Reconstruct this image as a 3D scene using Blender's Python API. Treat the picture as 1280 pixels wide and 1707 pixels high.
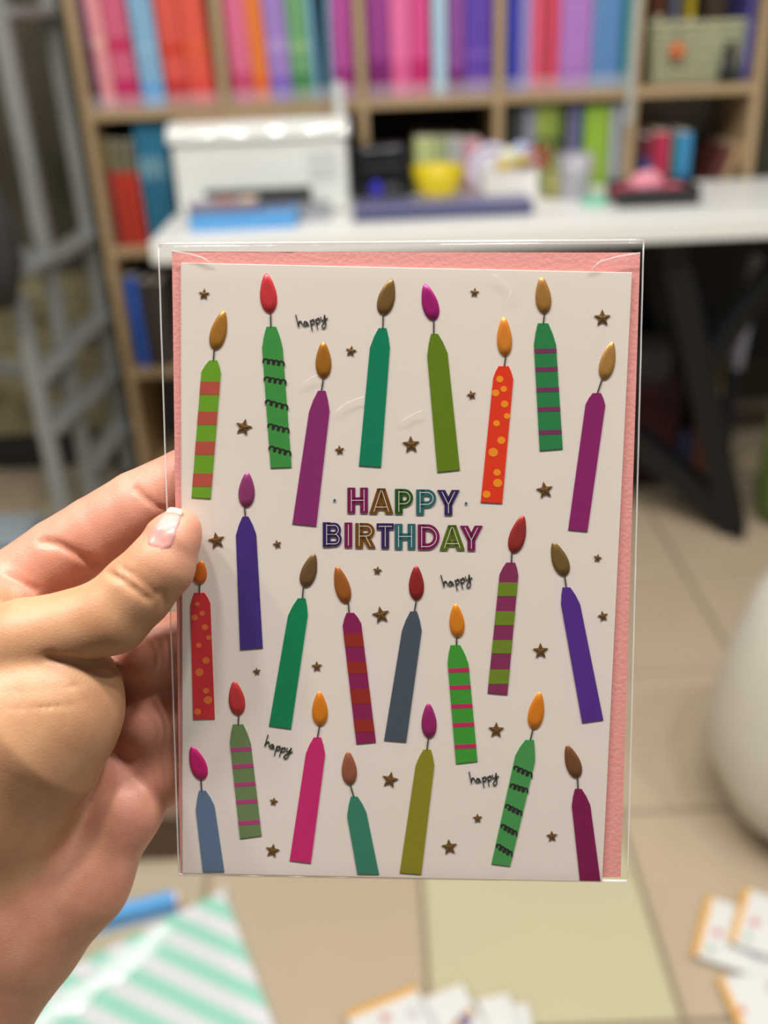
import bpy, bmesh, math, random
import numpy as np
from mathutils import Matrix, Vector, noise
random.seed(7)
for o in list(bpy.data.objects): bpy.data.objects.remove(o)
SC = bpy.context.scene; COL = SC.collection
# ------------------------------------------------------------------ camera
F, CX, CY, HC = 1630.0, 640.0, 853.5, 1.126
TH, RO = math.radians(27), math.radians(2.5)
fw = Vector((0, math.cos(TH), -math.sin(TH)))
r0 = Vector((1, 0, 0)); u0 = Vector((0, math.sin(TH), math.cos(TH)))
RT = r0*math.cos(RO) - u0*math.sin(RO); UP = r0*math.sin(RO) + u0*math.cos(RO)
EYE = Vector((0, 0, HC))
camd = bpy.data.cameras.new('camera'); cam = bpy.data.objects.new('camera', camd); COL.objects.link(cam)
CM = Matrix(((RT.x, UP.x, -fw.x, 0), (RT.y, UP.y, -fw.y, 0), (RT.z, UP.z, -fw.z, HC), (0, 0, 0, 1)))
cam.matrix_world = CM
camd.sensor_fit = 'VERTICAL'; camd.sensor_height = 36.0; camd.sensor_width = 27.0
camd.lens = 36.0*F/1707.0
camd.clip_start = 0.01; camd.clip_end = 50
camd.dof.use_dof = True; camd.dof.focus_distance = 0.2585
camd.dof.aperture_fstop = camd.lens/4.9
SC.camera = cam
# ------------------------------------------------------------------ light
w = bpy.data.worlds.new('room_ambience'); SC.world = w; w.use_nodes = True
w.node_tree.nodes['Background'].inputs[0].default_value = (1.0, 0.97, 0.92, 1)
w.node_tree.nodes['Background'].inputs[1].default_value = 0.10
def downlight(x, y, power, size=0.14):
    l = bpy.data.lights.new('ceiling_downlight', 'AREA'); l.shape = 'DISK'; l.size = size
    l.energy = power; l.color = (1.0, 0.96, 0.9)
    o = bpy.data.objects.new('ceiling_downlight', l); COL.objects.link(o); o.location = (x, y, 2.65)
for x in (-1.25, -0.75, -0.25, 0.25, 0.75, 1.25):
    for y, p in ((0.14, 11.6), (0.75, 2.8), (1.5, 2.3)): downlight(x, y, p)
vs = SC.view_settings; vs.view_transform = 'Standard'; vs.look = 'None'; vs.gamma = 1; vs.exposure = 0.38
vs.use_curve_mapping = False
SC.cycles.use_denoising = True
SC.cycles.transparent_max_bounces = 16
# ------------------------------------------------------------------ helpers
def ray(px, py): return (RT*((px-CX)/F) - UP*((py-CY)/F) + fw)
def onY(px, py, Y): d = ray(px, py); return EYE + d*(Y/d.y)
def onZ(px, py, z): d = ray(px, py); return EYE + d*((z-HC)/d.z)
def lin(c):
    out = []
    for v in c:
        v /= 255.0; out.append(v/12.92 if v <= .04045 else ((v+.055)/1.055)**2.4)
    return out
MATS = {}
def M(name, c, rough=.5, metal=0., var=.08, scale=30., bump=0., bscale=200., trans=0., emit=None, sss=0., coat=0.):
    if name in MATS: return MATS[name]
    m = bpy.data.materials.new(name); m.use_nodes = True; nt = m.node_tree; b = nt.nodes['Principled BSDF']
    b.inputs['Roughness'].default_value = rough; b.inputs['Metallic'].default_value = metal
    c = lin(c)
    tc = nt.nodes.new('ShaderNodeTexCoord'); nz = nt.nodes.new('ShaderNodeTexNoise')
    nz.inputs['Scale'].default_value = scale; nz.inputs['Detail'].default_value = 4
    nt.links.new(tc.outputs['Object'], nz.inputs['Vector'])
    mx = nt.nodes.new('ShaderNodeMix'); mx.data_type = 'RGBA'
    mx.inputs['A'].default_value = [v*(1-var) for v in c]+[1]; mx.inputs['B'].default_value = [min(1, v*(1+var)) for v in c]+[1]
    nt.links.new(nz.outputs['Fac'], mx.inputs['Factor']); nt.links.new(mx.outputs['Result'], b.inputs['Base Color'])
    if bump:
        n2 = nt.nodes.new('ShaderNodeTexNoise'); n2.inputs['Scale'].default_value = bscale
        nt.links.new(tc.outputs['Object'], n2.inputs['Vector'])
        bp = nt.nodes.new('ShaderNodeBump'); bp.inputs['Strength'].default_value = bump; bp.inputs['Distance'].default_value = .001
        nt.links.new(n2.outputs['Fac'], bp.inputs['Height']); nt.links.new(bp.outputs['Normal'], b.inputs['Normal'])
    if trans: b.inputs['Transmission Weight'].default_value = trans
    if coat: b.inputs['Coat Weight'].default_value = coat
    if emit: b.inputs['Emission Color'].default_value = lin(emit[0])+[1]; b.inputs['Emission Strength'].default_value = emit[1]
    MATS[name] = m; return m
def clear_mat(name, tint=(1, 1, 1), ior=1.45, rough=.03, bump=.3, bscale=60, body=0.0, bodycol=(1, 1, 1), dist=.002):
    """thin clear film: transparent sheet with fresnel gloss"""
    m = bpy.data.materials.new(name); m.use_nodes = True; nt = m.node_tree; nt.nodes.clear()
    out = nt.nodes.new('ShaderNodeOutputMaterial'); tr = nt.nodes.new('ShaderNodeBsdfTransparent'); tr.inputs[0].default_value = (*tint, 1)
    gl = nt.nodes.new('ShaderNodeBsdfGlossy'); gl.inputs['Roughness'].default_value = rough
    fr = nt.nodes.new('ShaderNodeFresnel')
    gm_ = nt.nodes.new('ShaderNodeNewGeometry'); io = nt.nodes.new('ShaderNodeMix'); io.inputs['A'].default_value = ior; io.inputs['B'].default_value = 1/ior   # a film reflects alike from both sides
    nt.links.new(gm_.outputs['Backfacing'], io.inputs['Factor']); nt.links.new(io.outputs['Result'], fr.inputs['IOR'])
    tc = nt.nodes.new('ShaderNodeTexCoord'); nz = nt.nodes.new('ShaderNodeTexNoise'); nz.inputs['Scale'].default_value = bscale; nz.inputs['Detail'].default_value = 3
    nt.links.new(tc.outputs['Object'], nz.inputs['Vector'])
    bp = nt.nodes.new('ShaderNodeBump'); bp.inputs['Strength'].default_value = bump; bp.inputs['Distance'].default_value = dist
    nt.links.new(nz.outputs['Fac'], bp.inputs['Height'])
    for n in (gl, fr): nt.links.new(bp.outputs['Normal'], n.inputs['Normal'])
    mx = nt.nodes.new('ShaderNodeMixShader'); nt.links.new(fr.outputs[0], mx.inputs[0]); 
    src = tr
    if body:
        df = nt.nodes.new('ShaderNodeBsdfDiffuse'); df.inputs[0].default_value = (*bodycol, 1)
        m2 = nt.nodes.new('ShaderNodeMixShader'); m2.inputs[0].default_value = body
        nt.links.new(tr.outputs[0], m2.inputs[1]); nt.links.new(df.outputs[0], m2.inputs[2]); src = m2
    nt.links.new(src.outputs[0], mx.inputs[1]); nt.links.new(gl.outputs[0], mx.inputs[2]); nt.links.new(mx.outputs[0], out.inputs[0])
    MATS[name] = m; return m
def tag(o, label=None, cat=None, group=None, kind=None):
    if label: o['label'] = label
    if cat: o['category'] = cat
    if group: o['group'] = group
    if kind: o['kind'] = kind
    return o
def world_of(o):
    m = o.matrix_basis
    return (world_of(o.parent) @ o.matrix_parent_inverse @ m) if o.parent else m.copy()
def thing(name, label, cat, loc=(0, 0, 0), group=None, kind=None, matrix=None):
    o = bpy.data.objects.new(name, None); o.empty_display_size = .05; COL.objects.link(o)
    if matrix is not None: o.matrix_world = matrix
    else: o.location = loc
    return tag(o, label, cat, group, kind)
def add(name, me, mat, parent=None, smooth=False, local=False):
    """link a mesh given in world coordinates (or in the parent's own frame when local)"""
    o = bpy.data.objects.new(name, me); me.materials.append(mat) if mat and not me.materials else None
    COL.objects.link(o)
    if parent is not None:
        o.parent = parent
        if not local:
            o.matrix_parent_inverse = world_of(parent).inverted()
    if smooth: me.polygons.foreach_set('use_smooth', [True]*len(me.polygons))
    return o
def mesh(name, v, f):
    me = bpy.data.meshes.new(name); me.from_pydata([tuple(p) for p in v], [], f); me.update(); return me
def bm_mesh(bm, name):
    me = bpy.data.meshes.new(name); bmesh.ops.recalc_face_normals(bm, faces=bm.faces); bm.to_mesh(me); bm.free(); return me
def box(name, c, s, mat, parent=None, bev=.002, rot=None, seg=2, local=False, smooth=False):
    bm = bmesh.new(); bmesh.ops.create_cube(bm, size=1); bmesh.ops.scale(bm, vec=s, verts=bm.verts)
    if bev: bmesh.ops.bevel(bm, geom=bm.edges[:], offset=min(bev, min(s)*.45), segments=seg, affect='EDGES', profile=.5)
    if rot is not None: bmesh.ops.transform(bm, matrix=rot, verts=bm.verts)
    bmesh.ops.translate(bm, vec=c, verts=bm.verts)
    return add(name, bm_mesh(bm, name), mat, parent, smooth, local)
def tube(name, pts, r, mat, parent=None, n=10, local=False, closed=False):
    pts = [Vector(p) for p in pts]; v = []; f = []; up = None
    R = r if isinstance(r, (list, tuple)) else [r]*len(pts)
    for i, p in enumerate(pts):
        t = (pts[min(i+1, len(pts)-1)] - pts[max(i-1, 0)]).normalized()
        if up is None: up = t.orthogonal().normalized()
        up = (up - t*up.dot(t)).normalized(); s = t.cross(up)
        for k in range(n):
            a = 2*math.pi*k/n; v.append(p + (up*math.cos(a)+s*math.sin(a))*R[i])
    for i in range(len(pts)-1):
        for k in range(n): f.append((i*n+k, i*n+(k+1) % n, (i+1)*n+(k+1) % n, (i+1)*n+k))
    f.append(tuple(range(n))[::-1]); f.append(tuple(range((len(pts)-1)*n, len(pts)*n)))
    return add(name, mesh(name, v, f), mat, parent, True, local)
def bar(name, a, b, wd, mat, parent=None, bev=.003, dp=None):
    a = Vector(a); b = Vector(b); d = b-a; q = d.to_track_quat('Z', 'Y').to_matrix().to_4x4()
    return box(name, (a+b)/2, (wd, dp or wd, d.length), mat, parent, bev, q)
def lathe(name, prof, loc, mat, parent=None, n=32, warp=0., sy=1., seed=0., cap=True, local=False):
    v = []; f = []; loc = Vector(loc)
    for i, (r, z) in enumerate(prof):
        for k in range(n):
            a = 2*math.pi*k/n; p = Vector((r*math.cos(a), sy*r*math.sin(a), z))
            if warp: q = 1+warp*noise.noise(p*9+Vector((seed, seed, 0))); p.x *= q; p.y *= q
            v.append(p+loc)
    m = len(prof)
    for i in range(m-1):
        for k in range(n): f.append((i*n+k, i*n+(k+1) % n, (i+1)*n+(k+1) % n, (i+1)*n+k))
    if cap:
        f.append(tuple(range(n))[::-1]); f.append(tuple(range((m-1)*n, m*n)))
    return add(name, mesh(name, v, f), mat, parent, True, local)
ORD = ['first', 'second', 'third', 'fourth', 'fifth', 'sixth', 'seventh', 'eighth', 'ninth', 'tenth', 'eleventh', 'twelfth']

# ------------------------------------------------------------------ setting
YS = 2.45                                   # front plane of the bookcase
xa = onZ(703, 1490, 0).x; xb = onZ(1098, 1570, 0).x; TW = xb-xa; TL = .356; y0 = onZ(1130, 1350, 0).y
grout = M('floor_grout', (128, 118, 94), .8, var=.1)
floor = box('floor', (0, 1.0, -.03), (7, 7, .05), grout, None, 0); tag(floor, 'beige tiled shop floor with grey grout lines', 'floor', kind='structure')
tm = [M('floor_tile_pink', (170, 154, 132), .28, var=.05, scale=6), M('floor_tile_yellow', (178, 172, 140), .28, var=.04, scale=6), M('floor_tile_grey', (167, 156, 133), .28, var=.05, scale=6)]
tmesh = {}
for i in range(-6, 6):
    for j in range(-5, 5):
        k = 1 if (i, j) == (0, -1) else random.choice((0, 2, 0))
        if k not in tmesh:
            o = box('tile', (0, 0, 0), (TW-.007, TL-.007, .008), tm[k], floor, .0015, None, 1, True); tmesh[k] = o.data
        else:
            o = bpy.data.objects.new('tile', tmesh[k]); COL.objects.link(o); o.parent = floor
        o.location = (xa+TW*(i+.5), y0+TL*(j+.5), -.004)
wall_b = box('wall_back', (0, YS+.46, 1.5), (7, .06, 3.1), M('back_wall_shade_taupe', (84, 78, 62), .8, bump=.1), None, 0); tag(wall_b, 'plain wall behind the bookcase, its taupe darkened for shade', 'wall', kind='structure')  # base colour darkened to carry the shade seen between the rack posts
wall_l = box('wall_left', (-1.78, 1.2, 1.5), (.06, 3.6, 3.1), M('side_wall_shade_taupe', (70, 63, 48), .7, var=.15, scale=4), None, 0); tag(wall_l, 'side wall beyond the metal rack, shade put into its taupe colour', 'wall', kind='structure')  # the wall's shadow is painted into its colour; the lamps would brighten it

# ------------------------------------------------------------------ bookcase
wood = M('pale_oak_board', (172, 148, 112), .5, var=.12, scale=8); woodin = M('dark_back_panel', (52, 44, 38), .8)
ZB = [.322, .636, .95]; TK = .022; SD = .30
divx = [onY(p, 160, YS).x for p in (139, 373, 604, 832, 1056, 1262)]
SHX0, SHX1 = divx[0], divx[-1]
case = thing('bookcase', 'pale wood cube bookcase filled with colourful books behind the white table', 'bookcase', ((SHX0+SHX1)/2, YS+SD/2, 0))
for x in divx: box('upright', (x, YS+SD/2, .66), (TK, SD, 1.32), wood, case, .0015)
for z in [.022]+ZB+[1.27]: box('shelf_board', ((SHX0+SHX1)/2, YS+SD/2+.002, z-TK/2), (SHX1-SHX0-TK, SD-.004, TK), wood, case, .0015)
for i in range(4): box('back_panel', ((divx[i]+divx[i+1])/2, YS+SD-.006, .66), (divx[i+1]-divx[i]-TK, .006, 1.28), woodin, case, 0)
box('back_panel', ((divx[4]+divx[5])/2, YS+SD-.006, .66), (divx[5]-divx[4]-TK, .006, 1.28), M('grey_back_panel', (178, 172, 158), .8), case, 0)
acr = clear_mat('clear_acrylic', (.97, .98, .98), 1.5, .08, .05, 40, .13, (1, .93, .93))
for i in range(4): box('shelf_lip', ((divx[i]+divx[i+1])/2, YS+.004, ZB[2]+.016), (divx[i+1]-divx[i]-TK-.004, .003, .03), acr, case, 0)
box('label_strip', (onY(1050, 150, YS).x+.0, YS-.004, 1.08), (.014, .003, .42), clear_mat('frosted_strip', (.9, .95, .97), 1.45, .2, .1, 40, .35, (.75, .82, .85)), case, 0)

PAGE = M('book_pages', (225, 216, 200), .8)
def book(xl, xr, zb, h, col, lean, desc, group, bands=(), depth=.2, y=YS+.025, name='book', topcol=None):
    """upright book or file: page block, cover with spine, bands on the spine"""
    t = xr-xl; cx = (xl+xr)/2
    b = thing(name, desc, 'book', (cx, y, zb), group)
    R = Matrix.Translation((xl if lean > 0 else xr, y, zb)) @ Matrix.Rotation(-lean, 4, 'Y')
    off = t/2 if lean > 0 else -t/2
    def part(nm, c, s, m, p=b, bev=.0008):
        o = box(nm, (0, 0, 0), s, m, p, bev, None, 1); 
        me = o.data; me.transform(R @ Matrix.Translation((c[0]+off, c[1], c[2]))); return o
    cm = M('cover_%d_%d_%d' % col, col, .45, var=.06)
    cover = part('cover', (0, depth/2, h/2), (t, depth, h), cm)
    part('page_block', (0, depth/2+.003, h/2+.0015), (max(t-.006, t*.5), depth-.012, h), PAGE)
    for z0, z1, c in bands:
        part('spine_band', (0, -.0002, h*(z0+z1)/2), (t*.96, .0012, h*(z1-z0)), M('band_%d_%d_%d' % c, c, .45, var=.06), cover, 0)
    return b
def row(cell, zb, pyb, items, place, group):
    """items: (px left, px right, px top, colour, lean, words, bands)"""
    for i, (a, b, top, c, lean, words, bands) in enumerate(items):
        y = YS+.03
        xl = onY(a, pyb, y).x; xr = onY(b, pyb, y).x
        h = (onY((a+b)/2, top, y).z - zb) if top is not None else .262
        h = min(h, .284)
        book(xl+.0008, xr-.0008, zb+.0003, h, c, lean, '%s, %s from the left %s' % (words, ORD[i], place), group, bands, depth=.2 if h > .12 else .12, y=y)
def bd(c, d, hi=.25): return ((0.0, hi, d), (.55, .6, d))
L = .03
row(0, ZB[2], 148, [
 (157, 167, None, (92, 60, 105), L, 'dark purple book', ((0, .22, (70, 25, 80)), (.35, .5, (66, 28, 74)))),
 (168, 191, None, (228, 150, 158), L, 'pale pink book', ((.5, .56, (235, 180, 170)),)),
 (192, 232, None, (205, 95, 125), L, 'crimson pink file with darker foot', ((0, .24, (190, 38, 98)), (.46, .56, (195, 40, 90)))),
 (236, 275, None, (130, 175, 210), L, 'light blue file', ((0, .2, (100, 165, 222)), (.45, .5, (150, 190, 215)))),
 (278, 316, None, (215, 85, 75), L, 'bright red file with dark foot', ((0, .2, (185, 35, 38)), (.42, .5, (205, 55, 30)))),
 (317, 358, None, (222, 88, 72), L, 'coral red file', ((0, .2, (222, 70, 66)), (.42, .5, (222, 95, 55))))],
 'in the first top compartment', 'books in the first top compartment')
row(1, ZB[2], 148, [
 (388, 423, None, (215, 105, 140), .02, 'rose pink file', ((0, .25, (195, 70, 110)),)),
 (424, 451, None, (226, 120, 48), .03, 'orange book', ((0, .2, (220, 100, 25)),)),
 (452, 488, None, (155, 125, 195), .03, 'lavender purple file', ((0, .2, (120, 95, 190)), (.4, .5, (170, 145, 205)))),
 (489, 523, None, (105, 160, 110), .03, 'green file', ((0, .22, (60, 130, 75)), (.4, .48, (140, 180, 130)))),
 (524, 533, None, (125, 180, 215), .03, 'thin light blue book', ()),
 (547, 555, None, (120, 175, 205), -.01, 'thin pale blue book', ()),
 (556, 592, None, (175, 75, 150), -.01, 'orchid purple file', ((0, .25, (150, 45, 125)),))],
 'in the second top compartment', 'books in the second top compartment')
row(2, ZB[2], 148, [
 (614, 652, None, (150, 60, 140), 0, 'plum purple file with darker foot', ((0, .3, (122, 28, 108)),)),
 (653, 686, None, (228, 110, 165), 0, 'pink file', ((0, .3, (220, 95, 150)),)),
 (687, 717, None, (215, 75, 140), 0, 'magenta pink file', ((0, .3, (195, 35, 110)),)),
 (722, 745, None, (150, 195, 225), 0, 'pale blue book', ((0, .9, (175, 205, 225)),)),
 (748, 774, None, (140, 75, 155), 0, 'violet file with plum foot', ((0, .2, (110, 30, 110)),)),
 (775, 821, None, (95, 65, 170), 0, 'indigo file', ((0, .15, (115, 80, 165)), (.3, .34, (125, 95, 190))))],
 'in the third top compartment', 'books in the third top compartment')
row(3, ZB[2], 148, [
 (842, 864, None, (52, 62, 175), 0, 'royal blue file', ((0, .12, (70, 70, 170)),)),
 (865, 883, None, (150, 140, 200), 0, 'pale lavender book', ()),
 (884, 900, None, (232, 95, 125), 0, 'coral pink book', ()),
 (901, 914, None, (190, 65, 85), 0, 'dark red book', ()),
 (915, 929, None, (225, 80, 110), 0, 'warm pink book', ()),
 (930, 982, None, (172, 120, 195), 0, 'wide lilac file', ((0, .15, (160, 105, 185)),)),
 (984, 995, None, (110, 155, 205), 0, 'thin sky blue booklet', ()),
 (996, 1007, None, (95, 145, 200), 0, 'thin mid blue booklet', ()),
 (1008, 1019, None, (105, 155, 210), 0, 'thin blue booklet', ()),
 (1020, 1030, None, (90, 140, 195), 0, 'thin steel blue booklet', ()),
 (1034, 1044, None, (60, 160, 165), 0, 'thin teal booklet', ())],
 'in the fourth top compartment', 'books in the fourth top compartment')
row(0, ZB[1], 382, [
 (192, 200, 232, (112, 105, 45), L*.6, 'olive brown book', ((0, .75, (120, 50, 60)),)),
 (201, 213, 235, (120, 112, 90), L*.6, 'red book with taupe head', ((0, .72, (185, 52, 36)),)),
 (214, 227, 236, (115, 108, 88), L*.6, 'scarlet book with grey head', ((0, .72, (192, 56, 38)),)),
 (228, 245, 236, (110, 105, 88), L*.6, 'vermilion book with stone head', ((0, .72, (190, 50, 34)),)),
 (249, 258, 202, (52, 130, 165), L*.6, 'teal blue book', ((.55, .72, (120, 170, 190)),)),
 (259, 269, 200, (46, 122, 160), L*.6, 'deep teal book', ((.55, .72, (120, 170, 190)),)),
 (270, 280, 201, (52, 130, 168), L*.6, 'petrol blue book', ((.55, .72, (120, 170, 190)),)),
 (281, 290, 200, (48, 124, 160), L*.6, 'sea blue book', ((.55, .72, (120, 170, 190)),)),
 (291, 300, 203, (44, 115, 150), L*.6, 'dark sea blue book', ())],
 'beside the white printer', 'books left of the printer')
row(2, ZB[1], 380, [
 (694, 728, 232, (190, 202, 140), 0, 'pale lime card pack', ()),
 (729, 748, 232, (165, 180, 135), 0, 'sage green card pack', ()),
 (749, 772, 232, (178, 182, 186), 0, 'light grey card pack', ()),
 (773, 803, 234, (208, 150, 165), 0, 'dusty pink card pack', ())],
 'above the yellow bowl', 'card packs above the yellow bowl')
row(3, ZB[1], 380, [
 (848, 868, 172, (60, 62, 60), 0, 'charcoal book', ()),
 (869, 888, 180, (140, 140, 155), 0, 'grey blue book', ()),
 (889, 910, 165, (150, 170, 75), 0, 'yellow green book', ()),
 (911, 928, 165, (130, 155, 70), 0, 'moss green book', ()),
 (940, 950, 172, (135, 130, 155), 0, 'mauve grey book', ()),
 (951, 962, 172, (70, 80, 140), 0, 'navy blue book', ()),
 (965, 1006, 178, (140, 180, 60), 0, 'broad lime green file', ((0, .1, (150, 190, 70)),)),
 (1008, 1022, 172, (170, 175, 185), 0, 'pale grey file', ()),
 (1023, 1033, 168, (145, 152, 165), 0, 'slate grey file', ())],
 'above the pen cup', 'books above the pen pot')
row(4, ZB[1], 350, [
 (1061, 1080, 228, (60, 68, 130), 0, 'navy book with red head', ((.75, 1, (110, 30, 40)),)),
 (1082, 1108, 222, (178, 40, 75), 0, 'crimson book', ()),
 (1111, 1120, 225, (40, 125, 115), 0, 'teal green book', ()),
 (1121, 1143, 222, (60, 140, 190), 0, 'bright blue book', ())],
 'above the black tray', 'books above the black tray')
row(4, ZB[1], 350, [
 (1154, 1170, 240, (96, 50, 44), -.35, 'dark brown book leaning right', ()),
 (1174, 1187, 238, (178, 150, 112), -.35, 'tan book leaning right', ())],
 'of the leaning pair', 'leaning books by the right upright')
row(0, ZB[0], 590, [
 (228, 247, 462, (40, 90, 180), L*.5, 'bright blue binder', ()),
 (249, 267, 470, (60, 52, 50), L*.5, 'black binder', ()),
 (269, 288, 470, (70, 62, 56), L*.5, 'dark grey binder', ())],
 'below the table end', 'binders below the table end')
# basket and odds in the top right compartment
bx0 = onY(1078, 130, YS+.06).x; bx1 = onY(1232, 130, YS+.06).x
wick = M('grey_green_wicker', (168, 170, 140), .7, var=.2, scale=80, bump=.5); 
bk = thing('woven_basket', 'grey green woven basket in the top right compartment', 'basket', ((bx0+bx1)/2, YS+.15, ZB[2]), None)
nb = 8; Wb = bx1-bx0
for k in range(nb):
    z = ZB[2]+.01+k*.0165
    g = .012*k/nb
    pts = [(bx0-g+.012, YS+.045-g), (bx1+g-.012, YS+.045-g), (bx1+g-.012, YS+.245), (bx0-g+.012, YS+.245), (bx0-g+.012, YS+.045-g)]
    q = []
    for i in range(4):
        for s in range(10):
            u = s/10; q.append(Vector((pts[i][0]*(1-u)+pts[i+1][0]*u, pts[i][1]*(1-u)+pts[i+1][1]*u+.002*math.sin((s+k)*math.pi), z)))
    tube('wicker_strand', q+[q[0]], .0078, wick, bk, 6)
for i in range(9): box('wicker_stake', (bx0+.016+(Wb-.032)*i/8, YS+.04, ZB[2]+.068), (.006, .006, .13), wick, bk, .002)
box('basket_floor', ((bx0+bx1)/2, YS+.145, ZB[2]+.006), (Wb-.03, .19, .008), wick, bk)
def topbox(name, a, b, t, bt, c, label, y, dpt=.05, cat='box', rot=None, g=None):
    p0 = onY(a, bt, y); p1 = onY(b, t, y)
    o = thing(name, label, cat, ((p0.x+p1.x)/2, y+dpt/2, p0.z), g)
    h = p1.z-p0.z; m = M('pack_%d_%d_%d' % c, c, .5)
    box('carton', ((p0.x+p1.x)/2, y+dpt/2, p0.z+h/2), (p1.x-p0.x, dpt, h), m, o, .003, rot)
    box('printed_band', ((p0.x+p1.x)/2, y-.0006, p0.z+h*.45), ((p1.x-p0.x)*.86, .0014, h*.3), M('band_cream', (215, 205, 180), .5), o, 0, rot)
    return o
topbox('stationery_pack', 1085, 1110, -40, 120, (120, 70, 45), 'brown stationery pack standing in the woven basket at its left', YS+.10)
topbox('stationery_pack', 1112, 1136, -30, 120, (120, 125, 150), 'blue grey stationery pack standing in the woven basket', YS+.12)
topbox('stationery_pack', 1138, 1162, -30, 118, (205, 180, 40), 'yellow stationery pack standing in the woven basket', YS+.10)
topbox('stationery_pack', 1166, 1215, -10, 112, (70, 52, 38), 'dark brown stationery pack lying in the woven basket at its right', YS+.12)
ob = thing('hanging_ornament', 'small orange ball ornament hanging on the basket front', 'ornament', onY(1128, 85, YS+.02))
c0 = onY(1128, 85, YS+.02)
lathe('ball', [(.0001+.017*math.sin(math.pi*i/12), -.017*math.cos(math.pi*i/12)) for i in range(13)], c0, M('orange_felt', (215, 110, 55), .8), ob, 20)
tube('cord', [c0+Vector((0, 0, .016)), c0+Vector((.002, .004, .05))], .0015, M('dark_cord', (60, 40, 30), .8), ob, 6)
fg = onZ(1222, 135, ZB[2]); fg.y = YS+.03
fi = thing('figurine', 'small black cat shaped figurine beside the basket', 'figurine', (fg.x-.034, YS+.02, ZB[2]))
lathe('body', [(.001, 0), (.02, .002), (.022, .02), (.018, .04), (.010, .055), (.013, .065), (.012, .078), (.001, .085)], (fg.x-.034, YS+.02, ZB[2]+.0006), M('black_ceramic', (25, 25, 28), .4), fi, 18)
for s in (-1, 1): lathe('ear', [(.005, 0), (.0005, .012)], (fg.x-.034+s*.007, YS+.02, ZB[2]+.078), M('black_ceramic', (25, 25, 28)), fi, 8)
book(onY(1245, 140, YS+.03).x-.014, onY(1246, 140, YS+.03).x-.004, ZB[2]+.0003, .25, (85, 80, 155), -.0, 'violet blue book upright at the right end of the top shelf', 'books in the top right compartment', ((.1, .5, (95, 95, 175)),))

# ------------------------------------------------------------------ table
ZT = .74; YF = 1.985; YB = YS-.015
white = M('white_laminate', (232, 232, 228), .35, var=.02)
tx0 = onZ(262, 388, ZT).x; tx1 = 2.0
tb = thing('table', 'white laminate table on black steel trestle legs before the bookcase', 'table', ((tx0+tx1)/2, (YF+YB)/2, 0))
box('tabletop', ((tx0+tx1)/2, (YF+YB)/2, ZT-.023), (tx1-tx0, YB-YF, .046), white, tb, .004)
blk = M('black_steel', (11, 11, 12), .45)
def legset(xc, first):
    b0 = Vector((xc, YF+.05, 0)); 
    tl = -.19*first_dir(xc)
    bar('leg', (xc, YF+.04, .012), (xc+tl, YF+.11, ZT-.047), .058, blk, tb, .004)
    bar('leg', (xc, YB-.06, .012), (xc+tl, YB-.10, ZT-.047), .058, blk, tb, .004)
    bar('leg_brace', (xc+tl*.55, YF+.08, .40), (xc-tl*.55, YF+.14, ZT-.06), .045, blk, tb, .004)
    bar('leg_brace', (xc, YF+.045, .035), (xc+tl*1.7, YB-.20, .27), .058, blk, tb, .004)
    bar('foot_rail', (xc, YF+.0, .012), (xc, YB-.03, .012), .024, blk, tb, .003)
def first_dir(x): return 1 if x > 0 else -1
fp = onZ(1243, 918, 0.0); legset(fp.x, 1); legset(tx0+.22, 0)
box('modesty_panel', ((tx0+tx1)/2, YB-.03, .50), (tx1-tx0-.4, .02, .40), M('black_panel', (20, 20, 22), .6), tb, .002)

# printer
def at_t(px, py): return onZ(px, py, ZT)
pl = at_t(303, 362); pr = at_t(583, 357); pw = pr.x-pl.x; pyf = (pl.y+pr.y)/2
ph = onY(440, 205, pyf).z-ZT; pxc = (pl.x+pr.x)/2; pd = YB-.03-pyf if YB-.03-pyf < .26 else .26
pwh = M('printer_white_plastic', (226, 229, 224), .3, var=.02); pgr = M('printer_grey_plastic', (150, 152, 150), .4)
pt = thing('printer', 'white desktop printer at the left end of the table', 'printer', (pxc, pyf+pd/2, ZT))
box('body', (pxc, pyf+pd/2, ZT+ph*.42), (pw, pd, ph*.80), pwh, pt, .008, None, 3)
lv = []; lz0 = ZT+ph*.825; lhh = ph*.2; rr_ = lhh*.96; prof_ = [(pyf-.008, lz0)]+[(pyf-.008+rr_*1.15*(1-math.cos(a)), lz0+.002+rr_*math.sin(a)) for a in [i*math.pi/2/14 for i in range(15)]]+[(pyf+pd-.004, lz0+.002+rr_*.94), (pyf+pd, lz0+rr_*.85), (pyf+pd, lz0)]
for e_, (sx_, k_) in enumerate(((-1, .96), (-1, 1.), (1, 1.), (1, .96))):
    xx = pxc+sx_*((pw+.012)/2-(.004 if e_ in (1, 2) else 0)); cyc, czc = pyf+pd/2, lz0+lhh*.4
    lv += [(xx, cyc+(y_-cyc)*(k_ if k_ == 1 else .985), czc+(z_-czc)*k_) for y_, z_ in prof_]
nl_ = len(prof_); lf = [(e*nl_+i, e*nl_+(i+1) % nl_, (e+1)*nl_+(i+1) % nl_, (e+1)*nl_+i) for e in range(3) for i in range(nl_)]+[tuple(range(nl_))[::-1], tuple(range(3*nl_, 4*nl_))]
add('lid', mesh('lid', lv, lf), M('printer_lid_gloss', (228, 230, 226), .08, var=.02, coat=1.), pt, True)
box('output_recess', (pxc-.01, pyf-.001, ZT+ph*.2), (pw*.62, .004, ph*.22), M('recess_dark', (60, 62, 66), .6), pt, .001)
box('paper_tray', (pxc-.01, pyf-.03, ZT+ph*.09), (pw*.62, .06, .012), pgr, pt, .003)
box('control_panel', (pxc+pw*.36, pyf-.001, ZT+ph*.55), (pw*.16, .004, ph*.3), M('panel_light_grey', (205, 208, 205), .4), pt, .001)
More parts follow.
